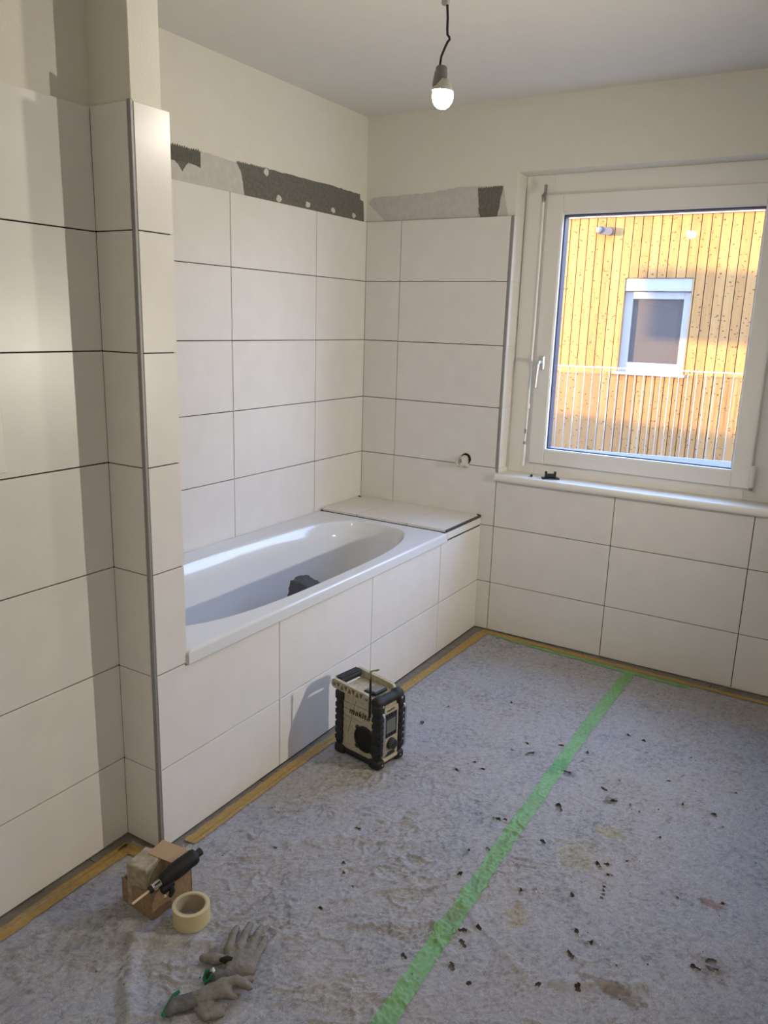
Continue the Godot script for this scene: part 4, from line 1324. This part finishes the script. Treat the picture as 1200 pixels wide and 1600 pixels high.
func box_group() -> void:
	var gy := 0.005
	var b := thing("cardboard_box", "small open cardboard box on the felt at the foot of the pillar", "box", Vector3(0.884, gy, 2.353), deg_to_rad(-5.0))
	var wx := 0.128
	var wz := 0.134
	var h := 0.088
	box("box_bottom", Vector3(-wx / 2, 0.0, -wz / 2), Vector3(wx / 2, 0.003, wz / 2), M.cardboard, b, 0.0005)
	# four walls with uneven top edges
	var walls := [[Vector3(-wx / 2, 0, wz / 2), 0.0, wx, 0.074, 0.090], [Vector3(wx / 2, 0, wz / 2), PI / 2, wz, 0.090, 0.094], [Vector3(wx / 2, 0, -wz / 2), PI, wx, 0.094, 0.080], [Vector3(-wx / 2, 0, -wz / 2), -PI / 2, wz, 0.080, 0.074]]
	for w in walls:
		var poly := PackedVector2Array([Vector2(0, 0), Vector2(w[2], 0)])
		for k in 13:
			var t := 1.0 - k / 12.0
			poly.append(Vector2(w[2] * t, lerpf(w[3], w[4], t) - 0.012 * sin(t * PI) + 0.003 * sin(t * 17.0)))
		node("box_wall", prism(poly, 0.003), M.cardboard, b, w[0] - Basis(Vector3.UP, w[1]) * Vector3(0, 0, 0.003), Basis(Vector3.UP, w[1]))
	var p := thing("pale_box", "pale dirty little carton standing in the open cardboard box", "box", Vector3(0.868, gy + 0.003, 2.375), deg_to_rad(8.0))
	node("carton", bbox(Vector3(0.066, 0.128, 0.082), 0.003), M.cardboard_pale, p, Vector3(0, 0.064, 0))
	node("side_flap", prism(PackedVector2Array([Vector2(-0.036, 0.04), Vector2(0.036, 0.04), Vector2(0.036, 0.128), Vector2(0.005, 0.122), Vector2(-0.022, 0.108), Vector2(-0.036, 0.088)]), 0.003), M.cardboard_pale, p, Vector3(0.0335, 0.0, 0.0), Basis(Vector3.UP, PI / 2))
	var q := thing("brown_box", "clean brown carton with a tucked flap behind the pale one", "box", Vector3(0.898, gy + 0.003, 2.313), deg_to_rad(6.0))
	node("carton", bbox(Vector3(0.084, 0.122, 0.044), 0.002), M.cardboard_plain, q, Vector3(0, 0.061, 0))
	node("lid_flap", bbox(Vector3(0.088, 0.003, 0.062), 0.0008), M.cardboard_plain, q, Vector3(0.0, 0.1295, 0.012), Basis(Vector3.RIGHT, 0.04))
	node("tuck_flap", bbox(Vector3(0.003, 0.040, 0.058), 0.0008), M.cardboard_plain, q, Vector3(0.0435, 0.108, 0.011))
	# black hand tool with a metal collar and a pale rod, lying across the box
	var a := Vector3(0.943, 0.104, 2.489)
	var e := Vector3(0.985, 0.150, 2.288)
	var t := thing("hand_tool", "black handheld tool with metal collar and pale rod lying across the boxes", "tool", a)
	var ax := (e - a).normalized()
	var bs := Basis(Quaternion(Vector3.UP, ax))
	node("rod", lathe([[0.0022, 0.0], [0.0034, 0.001], [0.0034, 0.056]], 12), M.rod_pale, t, Vector3.ZERO, bs)
	node("chuck", lathe([[0.0085, 0.050], [0.0095, 0.053], [0.0095, 0.060], [0.0085, 0.062]], 18), M.tool_black, t, Vector3.ZERO, bs)
	var col := node("collar", lathe([[0.0100, 0.060], [0.0108, 0.062], [0.0112, 0.086], [0.0105, 0.088]], 20), M.chrome, t, Vector3.ZERO, bs)
	node("slot", bbox(Vector3(0.004, 0.016, 0.003), 0.0006), M.tool_black, col, Vector3(0.004, 0.074, 0.0105))
	node("tool_body", lathe([[0.013, 0.084], [0.0175, 0.089], [0.020, 0.100], [0.0195, 0.112], [0.0225, 0.120], [0.023, 0.150], [0.0215, 0.165], [0.0215, 0.185], [0.019, 0.195], [0.012, 0.199], [0.0105, 0.201], [0.0105, 0.213], [0.008, 0.215]], 20), M.tool_black, t, Vector3.ZERO, bs)
	node("trigger_guard", rounded_box(Vector3(0.020, 0.040, 0.024), 0.007, 2), M.tool_black, t, ax * 0.100 + Vector3(0.010, -0.018, 0.004), bs)
	node("trigger", tube([ax * 0.106 + Vector3(0.014, -0.020, 0.004), ax * 0.108 + Vector3(0.020, -0.032, 0.006), ax * 0.100 + Vector3(0.022, -0.042, 0.008)], [0.009, 0.008, 0.005], 10), M.tool_black, t)
	node("trigger_tip", rounded_box(Vector3(0.008, 0.007, 0.007), 0.002, 2), M.tape_roll, t, ax * 0.092 + Vector3(0.016, -0.034, 0.010))


func tape_roll() -> void:
	var t := thing("packing_tape_roll", "roll of cream packing tape lying flat beside the cardboard box", "tape roll", Vector3(1.024, 0.005, 2.365))
	node("tape_winding", lathe([[0.0395, 0.0], [0.0485, 0.0], [0.0485, 0.0], [0.0492, 0.001], [0.0492, 0.049], [0.0485, 0.050], [0.0485, 0.050], [0.0395, 0.050], [0.0395, 0.050], [0.0395, 0.0]], 48, false), M.tape_roll, t)
	node("core", lathe([[0.0362, 0.0005], [0.0392, 0.0005], [0.0392, 0.0005], [0.0392, 0.0492], [0.0392, 0.0492], [0.0362, 0.0492], [0.0362, 0.0492], [0.0362, 0.0005]], 48, false), M.tape_core, t)


func bones_field(p: Vector3, bones: Array, k: float, flat: float) -> float:
	var d := 1.0
	for b in bones:
		var e := capsule_d(p, b[0], b[1], b[2], b[3])
		d = smin(d, e, b[4] if b.size() > 4 else k)
	return d


func glove_mesh(bones: Array, lo: Vector3, hi: Vector3, cell: float, wrinkle: float, seed_off: float) -> ArrayMesh:
	var f := func(p: Vector3) -> float:
		var q := Vector3(p.x, p.y * 1.18, p.z)
		var d := 1.0
		for b in bones:
			d = smin(d, capsule_d(q, b[0], b[1], b[2], b[3]), b[4] if b.size() > 4 else 0.008)
		if d < 0.02:
			d += wrinkle * (n2.get_noise_3d(p.x * 55.0 + seed_off, p.y * 40.0, p.z * 55.0) + 0.5 * n3.get_noise_3d(p.x * 120.0, p.y * 120.0, p.z * 120.0 + seed_off))
		return d
	return surface_net(lo, hi, cell, f)


func gloves() -> void:
	var gy := 0.0045
	# first glove: palm up, fingers away from the camera, thumb to the left
	var o := Vector3(1.23, gy, 2.40)
	var g := thing("work_glove", "grey coated work glove with spread fingers, farther from the camera", "glove", o, 0.0, "pair of work gloves")
	var V := func(x: float, y: float, z: float) -> Vector3: return Vector3(x - 1.23, y, z - 2.40)
	var bones := [
		# fingers: base, knuckle, tip; radii
		[V.call(1.190, 0.024, 2.398), V.call(1.168, 0.026, 2.360), 0.0115, 0.0108], [V.call(1.168, 0.026, 2.360), V.call(1.156, 0.020, 2.333), 0.0108, 0.0085, 0.003],
		[V.call(1.211, 0.030, 2.380), V.call(1.196, 0.036, 2.342), 0.0105, 0.0102, 0.004], [V.call(1.196, 0.036, 2.342), V.call(1.184, 0.030, 2.312), 0.0102, 0.0082, 0.003],
		[V.call(1.236, 0.030, 2.374), V.call(1.226, 0.037, 2.336), 0.0105, 0.0102, 0.004], [V.call(1.226, 0.037, 2.336), V.call(1.214, 0.030, 2.304), 0.0102, 0.0082, 0.003],
		[V.call(1.262, 0.024, 2.384), V.call(1.254, 0.026, 2.350), 0.0110, 0.0104, 0.004], [V.call(1.254, 0.026, 2.350), V.call(1.242, 0.022, 2.324), 0.0104, 0.0085, 0.003],
		# palm
		[V.call(1.192, 0.022, 2.402), V.call(1.232, 0.020, 2.440), 0.013, 0.014, 0.014], [V.call(1.213, 0.026, 2.386), V.call(1.250, 0.024, 2.432), 0.013, 0.015, 0.014],
		[V.call(1.238, 0.026, 2.380), V.call(1.266, 0.024, 2.424), 0.013, 0.014, 0.014], [V.call(1.262, 0.022, 2.390), V.call(1.276, 0.020, 2.418), 0.012, 0.013, 0.014],
		[V.call(1.238, 0.016, 2.452), V.call(1.272, 0.016, 2.430), 0.013, 0.012, 0.014],
	]
	node("hand", glove_mesh(bones, Vector3(-0.095, -0.002, -0.115), Vector3(0.075, 0.052, 0.085), 0.0026, 0.0017, 0.0), M.glove_coat, g)
	var thumb := [[V.call(1.206, 0.018, 2.424), V.call(1.178, 0.018, 2.440), 0.011, 0.0135, 0.006], [V.call(1.178, 0.018, 2.440), V.call(1.152, 0.015, 2.450), 0.0135, 0.0115, 0.006]]
	node("thumb", glove_mesh(thumb, Vector3(-0.1, -0.002, 0.005), Vector3(0.0, 0.04, 0.075), 0.0026, 0.0016, 5.0), M.glove_coat, g)
	node("fold_lining", tube([V.call(1.196, 0.020, 2.438), V.call(1.212, 0.026, 2.434), V.call(1.226, 0.030, 2.428)], [0.006, 0.010, 0.005], 10, 0.8), M.glove_inside, g)
	var cuff := [[V.call(1.258, 0.014, 2.444), V.call(1.222, 0.014, 2.470), 0.019, 0.015, 0.01], [V.call(1.240, 0.012, 2.468), V.call(1.208, 0.013, 2.484), 0.014, 0.011, 0.01]]
	node("cuff", glove_mesh(cuff, Vector3(-0.05, -0.004, 0.01), Vector3(0.06, 0.042, 0.11), 0.0032, 0.003, 9.0), M.glove_knit, g)
	node("cuff_rim", tube([V.call(1.199, 0.024, 2.478), V.call(1.192, 0.022, 2.484), V.call(1.194, 0.010, 2.494), V.call(1.203, 0.006, 2.500), V.call(1.212, 0.016, 2.494), V.call(1.214, 0.026, 2.486)], 0.0038, 8), M.glove_green, g)
	node("care_label", tube([V.call(1.203, 0.024, 2.480), V.call(1.208, 0.031, 2.478), V.call(1.215, 0.028, 2.480)], [0.003, 0.005, 0.003], 8, 0.6), M.glove_white, g)
	node("cuff_lining", tube([V.call(1.199, 0.015, 2.486), V.call(1.208, 0.015, 2.484)], [0.009, 0.009], 12), M.glove_inside, g)
	# second glove: folded over, cuff to the left, one finger pointing right
	o = Vector3(1.245, gy, 2.525)
	g = thing("work_glove_001", "grey coated work glove folded over with a green edged knit cuff, nearer the camera", "glove", o, 0.0, "pair of work gloves")
	var U := func(x: float, y: float, z: float) -> Vector3: return Vector3(x - 1.245, y, z - 2.525)
	bones = [
		# pointing finger, folded finger behind it
		[U.call(1.262, 0.036, 2.492), U.call(1.278, 0.040, 2.474), 0.0125, 0.0120, 0.006], [U.call(1.278, 0.040, 2.474), U.call(1.296, 0.034, 2.468), 0.0120, 0.0112, 0.003], [U.call(1.296, 0.034, 2.468), U.call(1.311, 0.026, 2.462), 0.0112, 0.0092, 0.003],
		[U.call(1.276, 0.018, 2.458), U.call(1.294, 0.017, 2.438), 0.0105, 0.0090, 0.002],
		# back of the hand, folded over
		[U.call(1.220, 0.022, 2.548), U.call(1.258, 0.034, 2.500), 0.0115, 0.0150, 0.012], [U.call(1.236, 0.022, 2.552), U.call(1.276, 0.030, 2.506), 0.0105, 0.0125, 0.012],
		[U.call(1.276, 0.026, 2.508), U.call(1.296, 0.020, 2.500), 0.0110, 0.0085, 0.006],
		# palm underneath, its edge showing
		[U.call(1.240, 0.009, 2.566), U.call(1.274, 0.009, 2.572), 0.0075, 0.0085, 0.003], [U.call(1.274, 0.009, 2.572), U.call(1.298, 0.009, 2.546), 0.0085, 0.0080, 0.003], [U.call(1.250, 0.010, 2.556), U.call(1.288, 0.011, 2.528), 0.0100, 0.0095, 0.008], [U.call(1.256, 0.009, 2.562), U.call(1.286, 0.009, 2.544), 0.0110, 0.0100, 0.008],
	]
	node("hand", glove_mesh(bones, Vector3(-0.055, -0.003, -0.105), Vector3(0.075, 0.052, 0.065), 0.0026, 0.0017, 13.0), M.glove_coat, g)
	cuff = [[U.call(1.238, 0.016, 2.530), U.call(1.190, 0.012, 2.575), 0.017, 0.011, 0.012], [U.call(1.232, 0.016, 2.548), U.call(1.200, 0.012, 2.600), 0.016, 0.011, 0.012], [U.call(1.186, 0.012, 2.578), U.call(1.194, 0.011, 2.610), 0.011, 0.010, 0.012]]
	node("cuff", glove_mesh(cuff, Vector3(-0.085, -0.004, -0.03), Vector3(0.03, 0.046, 0.11), 0.0032, 0.0025, 17.0), M.glove_knit, g)
	node("cuff_rim", tube([U.call(1.182, 0.022, 2.562), U.call(1.177, 0.020, 2.575), U.call(1.176, 0.012, 2.590), U.call(1.180, 0.008, 2.606), U.call(1.188, 0.008, 2.620), U.call(1.196, 0.012, 2.622)], [0.004, 0.004, 0.0025, 0.0025, 0.004, 0.004], 8), M.glove_green, g)


func small_things() -> void:
	# flush plate on the near left wall, cut by the picture's edge
	var f := thing("flush_plate", "white blank flush plate on the near left tiled wall", "plate", Vector3(NEARX, 1.27, 2.60))
	node("plate", rounded_box(Vector3(0.006, 0.165, 0.18), 0.0028, 2), M.frame_white, f, Vector3(0.002, 0, 0))
	# capped pipe in the wall above the shelf
	var p := thing("pipe_outlet", "capped pipe stub with white plaster in the wall hole above the shelf", "pipe", Vector3(0.640, 0.897, -0.008))
	node("sleeve", lathe([[0.0285, 0.0], [0.0285, 0.011], [0.0255, 0.012], [0.0250, 0.002]], 28, false), M.black_plastic, p, Vector3.ZERO, Basis(Vector3.RIGHT, PI / 2))
	node("sleeve_back", lathe([[0.0255, 0.0], [0.0255, 0.002], [0.002, 0.002]], 24), M.black_plastic, p, Vector3.ZERO, Basis(Vector3.RIGHT, PI / 2))
	var blob := func(q: Vector3) -> float:
		var d := capsule_d(q, Vector3(-0.008, -0.006, 0.0), Vector3(-0.016, -0.016, 0.030), 0.022, 0.018)
		d = smin(d, capsule_d(q, Vector3(-0.030, -0.018, 0.006), Vector3(0.006, -0.030, 0.006), 0.010, 0.010), 0.012)
		d = maxf(d, -capsule_d(q, Vector3(-0.014, -0.008, 0.03), Vector3(-0.018, -0.018, 0.06), 0.009, 0.012))
		return d + 0.0035 * n2.get_noise_3d(q.x * 70.0, q.y * 70.0, q.z * 70.0)
	var plug := node("plaster_plug", surface_net(Vector3(-0.06, -0.055, -0.005), Vector3(0.035, 0.03, 0.06), 0.0032, blob), M.dab, p)
	plug.scale = Vector3.ONE * 1.2
	node("pipe_end", lathe([[0.008, 0.0], [0.008, 0.034], [0.006, 0.036], [0.002, 0.03]], 16), M.steel, p, Vector3(-0.013, -0.010, 0.0), Basis(Vector3.RIGHT, PI / 2))
	# black clip and plaster bits on the window sill
	var c := thing("plastic_clip", "small black plastic clip lying on the window sill", "clip", Vector3(1.085, 0.843, -0.035), deg_to_rad(30.0))
	node("plate", bbox(Vector3(0.086, 0.006, 0.040), 0.002), M.black_plastic, c, Vector3(0, 0.004, 0))
	node("block", bbox(Vector3(0.052, 0.018, 0.022), 0.002), M.black_plastic, c, Vector3(0, 0.016, -0.004))
	for s in [-1.0, 1.0]:
		node("prong", bbox(Vector3(0.010, 0.014, 0.018), 0.002), M.black_plastic, c, Vector3(s * 0.022, 0.030, -0.004))
	for q in [[0.988, -0.030, 0.016, "white plaster crumb with a dark hole on the window sill"], [1.150, -0.045, 0.010, "small white plaster crumb right of the black clip"]]:
		var s: float = q[2]
		var lump := func(u: Vector3) -> float:
			var d := (Vector3(u.x, u.y * 2.6, u.z).length() - s)
			return maxf(d + 0.25 * s * n2.get_noise_3d(u.x * 90.0, u.y * 90.0, u.z * 90.0), -u.y - 0.001)
		var o := thing("plaster_crumb" if s > 0.012 else "plaster_crumb_001", q[3], "crumb", Vector3(q[0], 0.8435, q[1]))
		node("lump", surface_net(Vector3(-0.03, -0.006, -0.03), Vector3(0.03, 0.02, 0.03), 0.003, lump), M.dab, o)
		if s > 0.012:
			node("plug", lathe([[0.005, 0.0], [0.006, 0.002], [0.006, 0.012], [0.002, 0.013]], 12), M.black_plastic, o, Vector3(0.004, 0.0, 0.008))
	# black tile wedges left on the shelf
	var wl := ["black tile wedge in the rear corner of the shelf", "black tile wedge at the outer end of the shelf joint", "black tile wedge where tub rim and shelf meet the wall"]
	var wp := [Vector3(0.020, 0.6155, 0.035), Vector3(0.737, 0.6162, 0.012), Vector3(0.014, 0.604, 0.378)]
	for k in 3:
		var w := thing("tile_wedge" if k == 0 else "tile_wedge_%03d" % k, wl[k], "wedge", wp[k], 0.6 * k, "tile wedges left on the shelf")
		node("wedge", prism(PackedVector2Array([Vector2(-0.010, 0), Vector2(0.010, 0), Vector2(-0.010, 0.006)]), 0.006), M.black_plastic, w, Vector3(0, 0, -0.003))
	# scrap of clear film behind the box
	var g := MB.new()
	var rows := []
	for i in 9:
		var row := PackedVector3Array()
		for j in 9:
			var u := i / 8.0 - 0.5
			var w := j / 8.0 - 0.5
			row.append(Vector3(u * 0.055 + 0.010 * n2.get_noise_2d(i * 0.6, j * 0.6), 0.002 + 0.046 * absf(n1.get_noise_2d(i * 0.35 + 3.0, j * 0.35)) + 0.022 * (1.0 - absf(u) * 2.0), w * 0.05 + 0.010 * n3.get_noise_2d(i * 0.6, j * 0.6)))
		rows.append(row)
	g.add(rings(rows, false), Transform3D())
	tag(node("film_scrap", g.mesh(), M.film, self, Vector3(0.842, 0.006, 2.205)), "crumpled scrap of clear plastic film behind the cardboard box", "film")
	# loose crumbs over the felt
	for kind in [["dark_crumbs", "tiny dark crumbs and flakes scattered over the felt", M.crumb_dark, 170], ["light_crumbs", "tiny white plaster flakes scattered over the felt", M.crumb_light, 150]]:
		var mb := MB.new()
		for k in kind[3]:
			var x := rng.randf_range(0.86, 2.5)
			var z := rng.randf_range(0.15, 2.65)
			var s := rng.randf_range(0.0012, 0.0034)
			var bs := Basis.from_euler(Vector3(rng.randf() * TAU, rng.randf() * TAU, rng.randf() * TAU))
			mb.add(bbox(Vector3(s * rng.randf_range(1.0, 2.2), s * 0.6, s), s * 0.2), Transform3D(bs, Vector3(x, fleece_y(x, z) + s * 0.3, z)))
		var o := node(kind[0], mb.mesh(), kind[2])
		tag(o, kind[1], "crumbs")
		o.set_meta("kind", "stuff")
